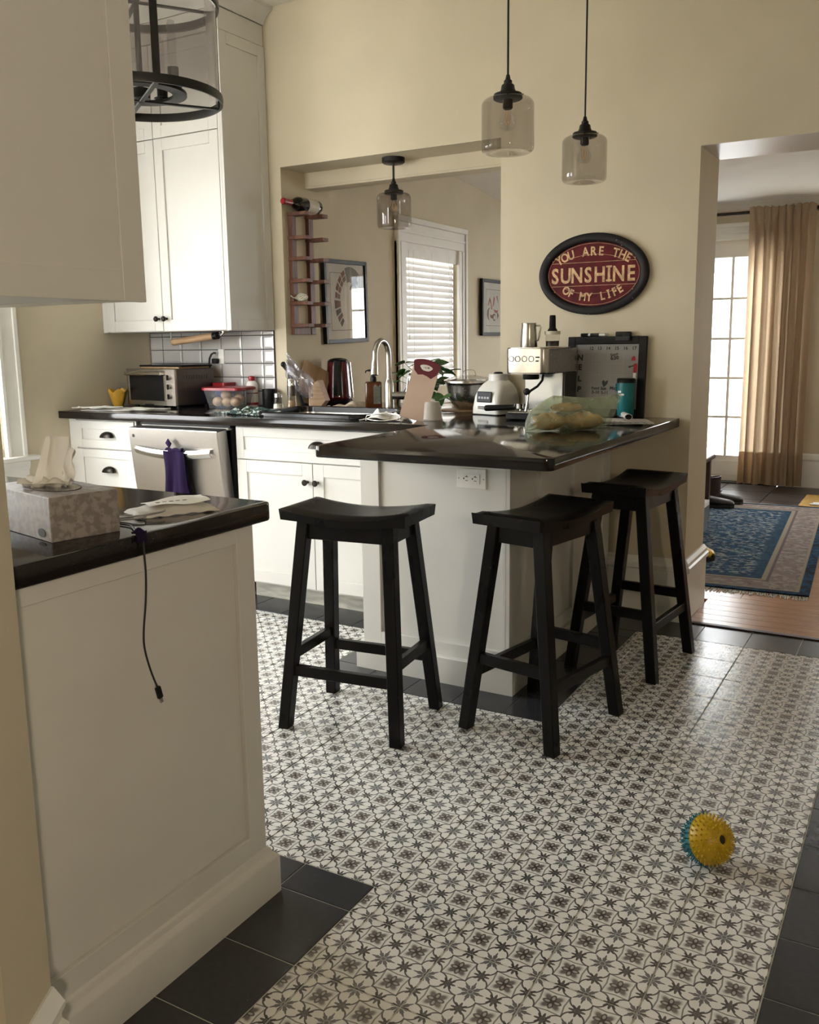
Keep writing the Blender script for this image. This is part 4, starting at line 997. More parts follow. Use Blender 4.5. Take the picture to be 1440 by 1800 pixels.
    MB().cyl((-.018, 0, 0), (.022, 0, 0), .0069, n=12).build('sleeve', 'ink', mk); MB().cyl((.048, 0, 0), (.062, 0, 0), .0052, n=12).build('end', 'grey_plastic', mk)
    e = thing('board_eraser', 'small black felt eraser standing on the top edge of the whiteboard', 'eraser', (-1.196, 3.964, .9125+H-.002)); MB().box((-.033, -.018, 0), (.033, .012, .022), .003).build('grip', 'gloss_black', e, 0); MB().box((-.032, -.020, -.018), (.032, -.014, .002), .001).build('felt', 'rubber', e, 0)
whiteboard()
def art(label, yc, zc, w_, h_, bev, roll, yaw, draw):
    t = thing('framed_print', label, 'picture', (-3.142, yc, zc)); t.matrix_world = T((-3.128, yc, zc)) @ RZ(pi/2+yaw) @ RY(roll); q = RX(pi/2)
    f = MB(); b = bev; W, H = w_/2, h_/2
    f.box((-W, -.014, -H), (-W+b, .012, H), .0015); f.box((W-b, -.014, -H), (W, .012, H), .0015); f.box((-W+b, -.014, -H), (W-b, .012, -H+b), .0015); f.box((-W+b, -.014, H-b), (W-b, .012, H), .0015); f.build('frame', 'black', t, 0)
    MB().box((-W+b-.002, -.002, -H+b-.002), (W-b+.002, .010, H-b+.002)).build('mat_board', 'paper', t, 0)
    m = T((0, -.0022, 0)) @ q; l = MB(); a, c = W-b-.055, H-b-.052
    for p, s in (((-a, -c), (a, -c)), ((a, -c), (a, c)), ((a, c), (-a, c)), ((-a, c), (-a, -c))): line_seg(l, p, s, .003, .0004, m)
    l.build('border_line', 'ink', t, 0); draw(t, m)
    MB().box((-W+b-.001, -.0065, -H+b-.001), (W-b+.001, -.005, H-b+.001)).build('glazing', 'clear', t, 0)
def band(mb, pts, m): mb.poly([(x, y, 0) for x, y in pts], (0, 0, .0005), m)
def draw_a(t, m):
    r = MB(); g = MB(); k = MB()
    K = 1.30; cx, cy = .055, -.005                                   # arching body of separate carved-looking blocks
    def seg(R0, R1, a0, a1, mb, dx=0, dy=0):
        n = 8; p = [(cx+(dx+R1*cos(a))*K, cy+(dy+R1*1.15*sin(a))*K) for a in [radians(a0+(a1-a0)*i/n) for i in range(n+1)]]
        p += [(cx+(dx+R0*cos(a))*K, cy+(dy+R0*1.15*sin(a))*K) for a in [radians(a1+(a0-a1)*i/n) for i in range(n+1)]]; band(mb, p, m)
    for a0, a1 in ((112, 126), (129, 142), (145, 158), (162, 172)): seg(.095, .114, a0, a1, r); seg(.118, .138, a0, a1, r)
    seg(.090, .142, 176, 190, r); seg(.093, .138, 193, 203, k); seg(.088, .132, 206, 216, r); seg(.095, .128, 219, 229, k)
    seg(.082, .142, 55, 108, g); seg(.045, .062, 40, 125, k, .03, .045); seg(.022, .034, 0, 170, k, .03, .052)
    r.build('brown_shapes', 'brownink', t, 0); g.build('grey_shapes', 'greyink', t, 0); k.build('black_shapes', 'ink', t, 0)
def draw_b(t, m):
    r = MB(); k = MB()
    def crescent(cx, cy, R, a0, a1, th, mb):
        n = 9; p = [(cx+R*cos(a), cy+R*sin(a)) for a in [radians(a0+(a1-a0)*i/n) for i in range(n+1)]]; p += [(cx+(R-th*sin(pi*i/n)-.002)*cos(a), cy+(R-th*sin(pi*i/n)-.002)*sin(a)) for i, a in [(n-i, radians(a1+(a0-a1)*i/n)) for i in range(n+1)]]; band(mb, p, m)
    band(r, [(-.11, .02), (-.075, .085), (-.05, .04), (-.065, .035), (-.08, .055), (-.095, .015)], m); band(r, [(-.062, .07), (-.025, -.012), (-.045, -.012)], m); band(r, [(-.02, .005), (.0, .09), (.02, .08), (.012, .045), (.0, .02)], m)
    crescent(-.075, -.05, .05, 90, 262, .03, k); crescent(-.035, -.05, .035, 180, 372, .03, k); crescent(.012, -.075, .030, 0, 350, .014, k); crescent(.045, .01, .05, 200, 330, .02, r); band(r, [(.05, .09), (.09, .03), (.07, .1)], m); band(k, [(.06, -.02), (.1, -.06), (.07, -.09)], m)
    r.build('red_shapes', 'redink', t, 0); k.build('brown_shapes', 'brownink', t, 0)
art('dark framed print of a curved striped figure behind the kettle, glass catching light', 4.665, 1.497, .500, .488, .024, radians(-1.5), radians(3.0), draw_a)
art('black framed print of red shapes right of the nook blind', 6.80, 1.515, .46, .44, .026, 0, 0, draw_b)
def rack():
    t = thing('wine_rack', 'reddish wooden wall rack of six arm pairs on the pass-through jamb', 'rack', (-3.06, 4.12, 1.30))
    for y in (-.072, .085): MB().box((0, y-.021, .0), (.024, y+.021, .63), .0015).build('upright', 'redwood', t, 0)
    MB().box((.0, -.088, .0), (.020, .101, .042), .0015).build('bottom_plate', 'redwood', t, 0)
    for z in (.049, .166, .285, .400, .509, .632):
        for y in (-.072, .085): MB().box((.0, y-.026, z-.0095), (.120, y+.026, z+.0095), .0015).build('arm', 'redwood', t, 0)
    # wine bottle lying on the top pair of arms
    b = thing('wine_bottle', 'dark wine bottle with red capsule lying on top of the wooden rack', 'bottle', (-2.992, 4.045, 1.30+.6415+.0385), rot=(-pi/2, 0, 0))
    MB().lathe([(0, .165), (.02, .163), (.034, .165), (.0375, .16), (.038, .10), (.0375, .0), (.035, -.022), (.024, -.048), (.0155, -.062), (.0145, -.085), (.0145, -.105)], 26).build('body', 'wine', b, 50)
    MB().lathe([(.0152, -.070), (.0152, -.132), (.0165, -.134), (.0165, -.142), (.014, -.145), (0, -.145)], 20).build('capsule', 'red_plastic', b)
    MB().lathe([(.0384, .045), (.0384, .135)], 26).build('label', 'label', b)
    # small twine bundle on the fifth arm
    w_ = MB()
    for i in range(5):
        p = []
        for k in range(14):
            a = 2*pi*k/14+i; p.append((.030*cos(a)*(1+.25*sin(3*a+i)), .022*sin(a), .010*sin(2*a+i)+.014+.004*i))
        w_.tube(p, .0045, 6, True)
    w_.tube([(.0, -.02, .016), (-.02, -.05, .02), (-.014, -.075, .028)], .004, 6)
    tag(w_.build('twine_bundle', 'label', None, 60, (-3.005, 4.055, 1.476)), 'pale knotted twine resting on the wooden rack', 'twine')
rack()
t = thing('wall_outlet', 'white wall outlet with a black plug on the tiled backsplash', 'outlet', (-3.512, 3.966, 1.186))
MB().box((-.021, -.006, -.042), (.021, .006, .040), .002).build('cover_plate', 'white_plastic', t, 0)
p = MB().box((-.050, -.034, -.038), (-.012, -.006, -.012), .004).build('plug', 'black', t, 0)
MB().tube([(-.02, -.028, .018), (-.03, -.030, .020), (-.045, -.034, .012), (-.058, -.036, -.010), (-.068, -.030, -.040), (-.075, -.014, -.075), (-.08, -.012, -.13)], .006, 8).build('lead', 'rubber', t)
t = thing('paper_towel_rod', 'bare wooden roller on a black arm mounted under the wall cabinet', 'holder', (-3.55, 3.80, 1.296))
MB().cyl((-.165, 0, -.028), (.135, .0, .002), .0185, n=22).build('roller', 'beech', t); MB().cyl((.135, 0, .002), (.165, 0, .005), .020, n=22).build('end_cap', 'black', t)
MB().tube([(.165, 0, .005), (.19, 0, .008), (.205, 0, .016), (.205, 0, .028)], .007, 8).build('bracket', 'chrome', t); MB().tube([(-.165, 0, -.028), (-.178, 0, -.02), (-.180, 0, .028)], .005, 8).build('bracket', 'chrome', t)

# ------------------------------------------------------------------ back counter
Z0 = .912
def toaster():
    t = thing('toaster_oven', 'stainless toaster oven with glass door and three knobs under the wall cabinet', 'toaster oven', (-3.745, 3.650, Z0), radians(-6)); W, D, H = .205, .27, .212
    MB().box((-W, 0, .014), (W, D, H), .004).build('body', 'darksteel', t, 0)
    f = MB(); f.box((-W, -.012, .014), (W-.075, .0, .040), .001); f.box((-W, -.012, .18), (W-.075, 0, H), .001); f.box((-W, -.012, .04), (-W+.022, 0, .18), .001); f.box((W-.092, -.012, .04), (W-.075, 0, .18), .001); d = f.build('door', 'steel', t, 0)
    MB().box((-W+.02, -.008, .038), (W-.09, -.002, .182)).build('window', 'gloss_black', d, 0)
    MB().box((-W+.012, -.040, .178), (W-.082, -.028, .198), .004).box((-W+.012, -.032, .182), (-W+.026, 0, .194), .001).box((W-.096, -.032, .182), (W-.082, 0, .194), .001).build('handle', 'steel', d, 0)
    MB().box((W-.073, -.014, .014), (W, 0, H), .002).build('control_panel', 'steelv', t, 0)
    for z in (.168, .118, .066):
        k = MB().cyl((W-.036, -.014, z), (W-.036, -.030, z), .0165, .014, 20).build('knob', 'chrome', t); MB().box((W-.039, -.036, z-.014), (W-.033, -.029, z+.014), .001).build('pointer', 'black', k, 0)
    v = MB()
    for zz in (.155, .085):
        for i in range(10): v.box((W-.0005, .05+i*.018, zz), (W+.001, .056+i*.018, zz+.022))
    v.build('vent_slots', 'ink', t, 0)
    for x in (-W+.03, W-.03):
        for y in (.03, D-.04): MB().cyl((x, y, 0), (x, y, .015), .012, n=10).build('foot', 'black', t)
    MB().box((-.05, -.020, .010), (.015, -.010, .022), .003).build('crumb_tray', 'black', t, 0)
    b = thing('baking_tray', 'dark flat tray with a wooden board edge lying on the toaster oven', 'tray', (-3.725, 3.81, Z0+H), radians(-6))
    MB().box((-.165, -.11, .0), (.165, .11, .010), .003).build('board', 'maple', b, 0); MB().box((-.185, -.10, .010), (.175, .125, .020), .003).build('tray', 'black', b, 0)
toaster()
t = thing('tulip_cup', 'yellow petal-edged cup in the counter corner left of the toaster oven', 'cup', (-4.005, 3.64, Z0))
mb = MB(); n = 40
mb.grid(lambda u, v: Vector(((.024+.028*v**.7)*cos(2*pi*u), (.024+.028*v**.7)*sin(2*pi*u), v*(.082+.022*(1-abs(((u*5) % 1)*2-1))))), n, 8, .003, True); mb.lathe([(0, .002), (.024, .002), (.024, 0), (0, 0)], 20)
mb.build('body', 'ceramic', t, 50)
def flatcloth(name, m, label, cat, pts, z, th, rnd, seed, n=26, fold=0, bumps=9):
    """crumpled cloth over a quad on a surface"""
    random.seed(seed); ph = [random.random()*6 for _ in range(6)]
    A, B, C_, D = [Vector(p) for p in pts]
    def f(u, v):
        p = (A*(1-u)+B*u)*(1-v)+(D*(1-u)+C_*u)*v
        e = min(u, 1-u, v, 1-v); w_ = min(1, e*5+.12)
        h = rnd*w_*(.5+.5*sin(u*bumps+ph[0]+2*sin(v*5+ph[1])))*(.5+.5*sin(v*bumps*.8+ph[2]+1.5*sin(u*6+ph[3])))
        j = .010*Vector((sin(v*11+ph[4]), sin(u*13+ph[5])))
        return Vector((p.x+j.x, p.y+j.y, z+th+h+.0012))
    mb = MB(); mb.grid(f, n, n, th); c = sum((Vector((v.co)) for v in mb.bm.verts), Vector())/len(mb.bm.verts); c.z = z
    bmesh.ops.translate(mb.bm, verts=mb.bm.verts, vec=-c)
    return tag(mb.build(name, m, None, 70, c), label, cat)
flatcloth('folded_towel', 'white_cloth', 'flat white kitchen towel on the counter end left of the dishwasher', 'towel', [(-3.93, 3.31), (-3.68, 3.42), (-3.58, 3.60), (-3.86, 3.55)], Z0, .004, .008, 3)
flatcloth('folded_towel', 'white_cloth', 'second layer of white towel lying over the counter edge by the wall', 'towel', [(-3.99, 3.30), (-3.83, 3.30), (-3.74, 3.44), (-3.92, 3.43)], Z0+.016, .003, .006, 9)
flatcloth('dish_cloth', 'plaid', 'crumpled green and white checked cloth in front of the plastic tub', 'cloth', [(-3.13, 3.47), (-2.78, 3.40), (-2.70, 3.50), (-3.02, 3.63)], Z0, .004, .030, 5, 34, 0, 16)
flatcloth('dish_cloth', 'grey_cloth', 'crumpled taupe rag beside the amber soap bottle', 'cloth', [(-2.80, 3.93), (-2.62, 3.97), (-2.62, 4.06), (-2.80, 4.04)], Z0, .004, .034, 8, 26, 0, 9)
def tub():
    t = thing('food_container', 'clear plastic tub of buns with red lid beside the toaster oven', 'container', (-3.325, 3.80, Z0), radians(6))
    def rr(a, b, r, z, n=6): return [(sx*(a-r)+r*cos(an), sy*(b-r)+r*sin(an), z) for sx, sy, a0 in ((1, 1, 0), (-1, 1, 90), (-1, -1, 180), (1, -1, 270)) for an in [radians(a0+90*i/n) for i in range(n+1)]]
    def loft(mb, rings, cap0=True, cap1=True):
        V = [[mb.bm.verts.new(p) for p in r] for r in rings]
        for P, Q in zip(V, V[1:]):
            for i in range(len(P)): mb.bm.faces.new((P[i], P[(i+1) % len(P)], Q[(i+1) % len(P)], Q[i]))
        if cap0: mb.bm.faces.new(V[0][::-1])
        if cap1: mb.bm.faces.new(V[-1])
        return mb
    loft(MB(), [rr(.098, .068, .03, .001), rr(.120, .088, .035, .098)], True, False).build('tub', 'clearplastic', t, 40)
    loft(MB(), [rr(.127, .095, .035, .097), rr(.127, .095, .035, .110), rr(.118, .086, .033, .114), rr(.112, .08, .03, .112)]).build('lid', 'red_plastic', t, 40)
    k = 0
    for x, y, z in ((-.055, -.03, .034), (.01, -.028, .033), (.062, -.02, .033), (-.05, .03, .034), (.012, .03, .033), (-.02, 0, .066), (.05, .028, .05)):
        tag(MB().sphere((0, 0, 0), .030, 16, 1.0, .95, .9).build('bun', 'bun', None, 60, Vector(t.location)+Vector((x, y, z))), 'small baked bun inside the red-lidded plastic tub', 'bun', 'buns inside the red-lidded tub')
    t2 = thing('food_container', 'small blue tub with red lid tucked behind the bun tub', 'container', (-3.462, 3.92, Z0))
    loft(MB(), [rr(.035, .040, .012, .001), rr(.042, .048, .014, .112)]).build('tub', mat('blue_print_tub', (.05, .10, .26), .4, nscale=24, var=.6), t2, 40); loft(MB(), [rr(.047, .052, .014, .112), rr(.047, .052, .014, .130)]).build('lid', 'red_plastic', t2, 40)
tub()
def lathe_thing(name, label, cat, loc, parts, n=26, group=None, rotz=0):
    t = thing(name, label, cat, loc, rotz, group)
    for nm, m, prof in parts: MB().lathe(prof, n).build(nm, m, t, 50)
    return t
lathe_thing('sauce_bottle', 'white squeeze bottle with red cap and label beside the black mug', 'bottle', (-3.275, 3.935, Z0), [('body', 'white_plastic', [(0, 0), (.030, 0), (.032, .005), (.032, .085), (.033, .11), (.028, .128), (.018, .140), (0, .142)]), ('cap', 'red_plastic', [(0, .14), (.018, .14), (.018, .150), (.020, .158), (.016, .166), (0, .168)]), ('label', 'paper', [(.0326, .022), (.0326, .070)]), ('label_band', 'red_plastic', [(.0330, .07), (.0330, .076)]), ('label_band', 'red_plastic', [(.0330, .008), (.0330, .022)])])
t = lathe_thing('black_mug', 'plain black mug between the squeeze bottle and the pepper mill', 'mug', (-3.145, 3.92, Z0), [('body', 'black', [(0, 0), (.036, 0), (.038, .004), (.038, .098), (.035, .098), (.034, .01), (0, .01)])])
MB().tube([(.037, 0, .078), (.058, 0, .074), (.062, 0, .05), (.055, 0, .028), (.037, 0, .024)], .005, 8).build('handle', 'black', t)
lathe_thing('pepper_mill', 'steel and glass pepper mill at the left edge of the sink', 'mill', (-2.945, 3.86, Z0), [('glass_base', 'clear', [(.030, 0), (.028, .004), (.022, .065), (.021, .07)]), ('grain', 'maple', [(0, .004), (.025, .004), (.021, .045), (0, .045)]), ('body', 'darksteel', [(0, .068), (.023, .068), (.0235, .12), (0, .12)]), ('cap', 'chrome', [(0, .12), (.0225, .12), (.0225, .152), (.019, .158), (0, .158)])])
lathe_thing('salt_mill', 'short pale glass salt mill on the counter in front of the pepper mill', 'mill', (-2.955, 3.755, Z0), [('glass_base', 'clear', [(0, .002), (.030, .002), (.028, .02), (.020, .065), (.019, .068)]), ('grain', 'label', [(0, .005), (.026, .005), (.0235, .03), (0, .032)]), ('cap', 'chrome', [(0, .066), (.021, .066), (.021, .084), (.016, .088), (0, .088)])])
def knifeblock():
    t = thing('knife_block', 'slanted wooden knife block on the counter behind the plastic bag', 'knife block', (-2.95, 4.10, Z0), radians(10))
    MB().poly([(-.05, -.05, 0), (.05, -.05, 0), (.085, -.05, .04), (.03, -.05, .19), (-.05, -.05, .15)], (0, .085, 0), Matrix.Scale(.74, 4)).build('block', 'beech', t, 0)
    t2 = thing('black_ladle', 'black ladle handle sticking up behind the hanging plastic bag', 'ladle', (-2.985, 3.955, Z0))
    MB().tube([(.030, .02, .002), (.01, .0, .10), (-.03, -.02, .19), (-.055, -.03, .225)], [.009, .010, .011, .013], 10).sphere((-.058, -.032, .230), .015, 12).build('handle', 'black', t2); MB().sphere((.036, .022, .012), .022, 12, 1, 1, .5).build('bowl', 'black', t2)
    t3 = tag(MB().box((-.11, -.009, 0), (.09, .009, .185), .003).build('cutting_board', 'maple', None, 0, (-3.012, 4.13, Z0+.040), (radians(-8), radians(24), radians(74))), 'pale wooden cutting board leaning in the pass-through corner', 'cutting board')
    b = thing('plastic_bag', 'clear crinkled plastic bag hung upside down to dry beside the sink', 'bag', (-2.90, 3.90, Z0+.055)); random.seed(11)
    def f(u, v):
        a = 2*pi*u; w_ = (.012 + .058*sin(pi*min(1, v*1.12))**.8)*(1-.35*v); cr = 1+.30*sin(a*3+v*9)*sin(a*5-v*7)+.18*sin(a*7+v*15)
        z = .235*(v) ; lean = -.085*v**1.3
        return Vector((lean + w_*cos(a)*cr + .035*(1-v)**2, .6*w_*sin(a)*cr-.02*v, z))
    MB().grid(f, 56, 24, 0, True).build('bag', 'bag', b, 25)
knifeblock()
def sink():
    x0, y0, x1, y1 = SINK; t = thing('sink', 'black sink with raised rim and steel basin set in the counter', 'sink', ((x0+x1)/2, (y0+y1)/2, Z0)); hx, hy = (x1-x0)/2, (y1-y0)/2
    def rr(a, b, r, z, n=8): return [(sx*(a-r)+r*cos(an), sy*(b-r)+r*sin(an), z) for sx, sy, a0 in ((1, 1, 0), (-1, 1, 90), (-1, -1, 180), (1, -1, 270)) for an in [radians(a0+90*i/n) for i in range(n+1)]]
    def loft(rings, cap=False):
        mb = MB(); V = [[mb.bm.verts.new(p) for p in r] for r in rings]
        for P, Q in zip(V, V[1:]):
            for i in range(len(P)): mb.bm.faces.new((P[i], P[(i+1) % len(P)], Q[(i+1) % len(P)], Q[i]))
        if cap: mb.bm.faces.new(V[-1])
        return mb
    loft([rr(hx+.03, hy+.03, .10, .0003), rr(hx+.028, hy+.028, .10, .013), rr(hx+.016, hy+.016, .09, .020), rr(hx-.002, hy-.002, .075, .016), rr(hx-.006, hy-.006, .07, -.012)]).build('rim', 'gloss_black', t, 50)
    loft([rr(hx-.006, hy-.006, .07, -.010), rr(hx-.016, hy-.016, .07, -.14), rr(hx-.05, hy-.05, .06, -.16)], True).build('basin', 'steel', t, 50)
    MB().lathe([(0, -.158), (.04, -.158), (.042, -.1565), (0, -.1565)], 20).build('drain', 'chrome', t)
sink()
def faucet():
    t = thing('faucet', 'tall brushed steel gooseneck faucet behind the sink', 'faucet', (-2.375, 3.915, Z0), radians(-89))
    MB().lathe([(0, 0), (.030, 0), (.030, .006), (.024, .010), (.0235, .135), (.019, .150), (.0165, .155), (.0165, .16), (0, .16)], 24).build('base', 'steel', t)
    p = [(0, 0, .15), (0, 0, .27)]+[(.066-.066*cos(a), 0, .272+.066*sin(a)*1.15) for a in [radians(180*i/16) for i in range(17)]][1:]+[(.136, 0, .245)]
    MB().tube(p, .0135, 16).build('neck', 'steel', t, 60)
    MB().cyl((.1355, 0, .25), (.142, 0, .185), .0155, .0205, 20).build('spray_head', 'steel', t); MB().cyl((.142, 0, .186), (.1425, 0, .180), .017, n=20).build('nozzle', 'black', t)
    m = RZ(radians(89+22)); h = MB().cyl(m @ Vector((.018, 0, .075)), m @ Vector((.095, 0, .075)), .019, .021, 20).build('valve', 'steel', t)
    MB().tube([m @ Vector((.085, 0, .085)), m @ Vector((.092, 0, .115)), m @ Vector((.098, 0, .165))], [.006, .0055, .0045], 10).build('lever', 'steel', h)
faucet()
def soap():
    t = thing('soap_bottle', 'square amber pump bottle of soap left of the faucet', 'bottle', (-2.512, 3.985, Z0), radians(32))
    MB().box((-.043, -.030, 0), (.043, .030, .142), .010, None, 3).build('body', 'amber', t, 40); MB().box((.000, -.0312, .028), (.036, -.0298, .118)).build('label', 'darklabel', t, 0)
    MB().lathe([(0, .14), (.017, .14), (.017, .152), (.015, .166), (.008, .170), (.006, .196), (0, .196)], 18).build('collar', 'black', t)
    MB().box((-.030, -.008, .193), (.018, .008, .203), .003).tube([(-.026, 0, .198), (-.037, 0, .196), (-.040, 0, .186)], .0035, 8).build('pump', 'black', t, 0)
soap()
def kettle():
    t = thing('electric_kettle', 'dark red electric kettle with black front strip in the pass-through corner', 'kettle', (-2.962, 4.325, Z0), radians(30))
    MB().lathe([(0, 0), (.076, 0), (.078, .004), (.078, .018), (.072, .022), (0, .022)], 32).build('base', 'black', t)
    MB().lathe([(.074, .022), (.077, .026), (.0755, .04), (.070, .12), (.064, .20), (.062, .232), (.060, .236)], 36).build('jug', 'dark_red', t, 50)
    MB().lathe([(.0615, .232), (.060, .240), (.045, .251), (.02, .256), (0, .257)], 32).build('lid', 'gloss_black', t)
    MB().grid(lambda u, v: Vector(((.0785-.015*v)*sin((u-.5)*.62), -(.0795-.015*v)*cos((u-.5)*.62), .045+.19*v)), 10, 12, .004).build('water_gauge', 'black', t, 50)
    MB().grid(lambda u, v: Vector((.083-.0155*v+.006*sin(pi*u)-.002, .018*(u-.5), .03+.20*v)), 6, 10, .004).build('side_trim', 'chrome', t, 50)
    MB().tube([(.0, .062, .235), (.0, .100, .225), (.0, .112, .17), (.0, .108, .09), (.0, .078, .05)], [.012, .012, .011, .010, .009], 10).build('handle', 'black', t)
kettle()
# cloth-draped dish in front of the faucet, cutting board, cup
flatcloth('paper_sheet', 'white_cloth', 'white cloth heaped beside the leaning plastic cutting board', 'cloth', [(-2.20, 3.36), (-2.00, 3.40), (-2.03, 3.56), (-2.15, 3.54)], Z0, .004, .105, 21, 30, 0, 4.2)
w_ = MB(); w_.tube([(.09*cos(a), .035*sin(a), .02+.012*sin(a)) for a in [2*pi*i/24 for i in range(24)]], .0018, 6, True); w_.tube([(-.09, 0, .002), (-.085, 0, .025), (0, .03, .04), (.06, .03, .03), (.09, .0, .002)], .0016, 6)
tag(w_.build('wire_strainer_rim', 'steel', None, 60, (-2.055, 3.335, Z0)), 'bent steel wire loop lying at the foot of the white cloth', 'wire')
def cutboard():
    R = Vector(_r); U = (Vector((0, 0, 1))*.955 + R*.30).normalized(); N = R.cross(U).normalized(); U = N.cross(R).normalized()
    Xa = (R*.985 - Vector((0, 0, 1))*.05).normalized(); Ya = (Vector((0, 0, 1)) + R*.30 + Vector((_f.x, _f.y, 0)).normalized()*.16).normalized()
    Na = Xa.cross(Ya).normalized(); Xa = Ya.cross(Na).normalized()
    m = Matrix((( *Xa, 0), (*Ya, 0), (*Na, 0), (0, 0, 0, 1))).transposed(); m = T((-1.968, 3.432, Z0+.006)) @ m
    t = thing('plastic_cutting_board', 'pale plastic cutting board with maroon handle end leaning behind the cup', 'cutting board', (0, 0, 0)); t.matrix_world = m
    W, L = .057, .25
    def outline(y0, top, inset=0):
        p = [(-W+inset, y0), (W-inset, y0)]
        p += [(W*cos(a)*1.02, L-.012+.020*sin(a)) for a in [radians(10+160*i/10) for i in range(11)]]; return p
    def capo(): return [(W*1.06*cos(a), L-.004+.022*sin(a)) for a in [radians(180*i/12) for i in range(13)]]+[(-W*1.06, L-.004), (-W*.86, L-.040), (-W*.5, L-.056), (-W*.15, L-.050), (W*.2, L-.053), (W*.55, L-.060), (W*.9, L-.038)]
    MB().poly([(x, y, 0) for x, y in outline(0, L)], (0, 0, .012)).build('board', 'board', t, 0)
    h = [(.027*cos(a)*(1+.12*sin(3*a)), L-.019+.0135*sin(a)) for a in [2*pi*i/18 for i in range(18)]]
    MB().poly([(x, y, -.0015) for x, y in capo()[:-7]]+[(x, y, -.0015) for x, y in capo()[-7:]], (0, 0, .0150)).build('handle_grip', 'maroon', t, 0)
    MB().poly([(x, y, .0134) for x, y in h], (0, 0, .0008)).build('grip_slot', 'paper', t, 0)
    mk = MB(); mk.poly([(x, y, .0141) for x, y in ((-.014, L-.019), (.004, L-.021), (-.002, L-.0175))], (0, 0, .0004)); mk.poly([(x, y, .0141) for x, y in ((.001, L-.0165), (.013, L-.020), (.012, L-.0125))], (0, 0, .0004)); mk.build('slot_mark', 'maroon', t, 0)  # small maroon marks over the pale slot shape
cutboard()
lathe_thing('plastic_cup', 'frosted plastic cup upside down in front of the cutting board', 'cup', (-1.903, 3.492, Z0), [('cup', 'frost', [(.050, .0005), (.0505, .004), (.0485, .006), (.0475, .009), (.037, .076), (.034, .081), (.030, .081), (.029, .078), (0, .078)])], 36)
def bowl():
    t = thing('mixing_bowl', 'steel mixing bowl covered by a glass pot lid', 'bowl', (-2.005, 4.075, Z0+.005))
    MB().lathe([(0, 0), (.055, 0), (.070, .006), (.088, .030), (.102, .062), (.110, .095), (.113, .118), (.117, .130), (.125, .134), (.125, .137), (.115, .136), (.110, .12), (.086, .034), (.06, .006), (0, .004)], 44).build('bowl', 'steel', t, 50)
    l = thing('pot_lid', 'domed glass lid with steel strap handle resting on the mixing bowl', 'lid', (-2.005, 4.075, Z0+.005+.137))
    MB().lathe([(.124, .0), (.126, .002), (.122, .006), (.085, .020), (.04, .030), (0, .033)], 44).build('glass', 'clear', l, 50); MB().lathe([(.122, .0), (.128, .001), (.128, .006), (.122, .007), (.122, .0)], 44).build('rim', 'steel', l, 50)
    h = MB(); pts = [(-.032, .028), (-.026, .050), (-.018, .056), (.018, .056), (.026, .050), (.032, .028)]
    for p, q in zip(pts, pts[1:]):
        a, b = Vector((p[0], 0, p[1])), Vector((q[0], 0, q[1])); d = (b-a); nn = Vector((-d.z, 0, d.x)).normalized()*.003
        h.poly([a-Vector((0, .009, 0)), b-Vector((0, .009, 0)), b-Vector((0, .009, 0))+nn, a-Vector((0, .009, 0))+nn], (0, .018, 0), RZ(radians(25)))
    h.build('handle', 'steel', l, 0)
    d = lathe_thing('serving_plate', 'round wooden trivet under the mixing bowl', 'trivet', (-2.03, 4.06, Z0), [('disc', 'maple', [(0, 0), (.115, 0), (.118, .0025), (.115, .005), (0, .005)])], 40)
bowl()
def leafmesh(L, Wd, m):
    mb = MB(); mb.grid(lambda u, v: Vector(((u-.5)*2*Wd*(sin(pi*min(1, v*1.02))**.75+.02)*(1-.35*v), v*L, -.18*L*v*v + abs(u-.5)*.25*Wd)), 6, 8, .0012); return mb.mesh('leaf', m, 70)
def plant(label, loc, pot, leaves, seed, spread, h0, h1):
    random.seed(seed); t = thing('potted_plant', label, 'plant', loc)
    MB().lathe(pot, 24).build('pot', 'pot', t, 50); r = pot[-2][0]*.8; zt = pot[-1][1]*.9
    MB().lathe([(0, zt), (r, zt), (r, zt-.004), (0, zt-.004)], 18).build('soil', 'soil', t)
    ms = [leafmesh(.075, .030, 'leaf'), leafmesh(.06, .025, 'leaf2'), leafmesh(.085, .036, 'leaf')]
    for i in range(leaves):
        a = random.random()*2*pi; e = .25+random.random()*spread; hh = zt+h0+random.random()*(h1-h0)
        end = Vector((cos(a)*e*.13, sin(a)*e*.13, hh)); s = MB(); s.tube([(0, 0, zt-.002), (end.x*.35, end.y*.35, zt+(hh-zt)*.6), end], .0014, 5); st = s.build('stem', 'leaf', t)
        o = link('leaf', ms[i % 3], st); o.matrix_local = T(end) @ RZ(a-pi/2) @ RX(random.uniform(-.9, .35)) @ RY(random.uniform(-.6, .6))
plant('leafy green pothos behind the faucet against the nook blind', (-2.36, 4.24, Z0), [(0, 0), (.04, 0), (.045, .005), (.055, .075), (.052, .075), (.05, .07)], 44, 4, .80, .045, .175)
plant('small trailing plant in a white cup behind the cutting board', (-2.105, 3.885, Z0), [(0, 0), (.030, 0), (.033, .004), (.046, .066), (.044, .066), (.042, .06)], 7, 12, .55, .01, .05)

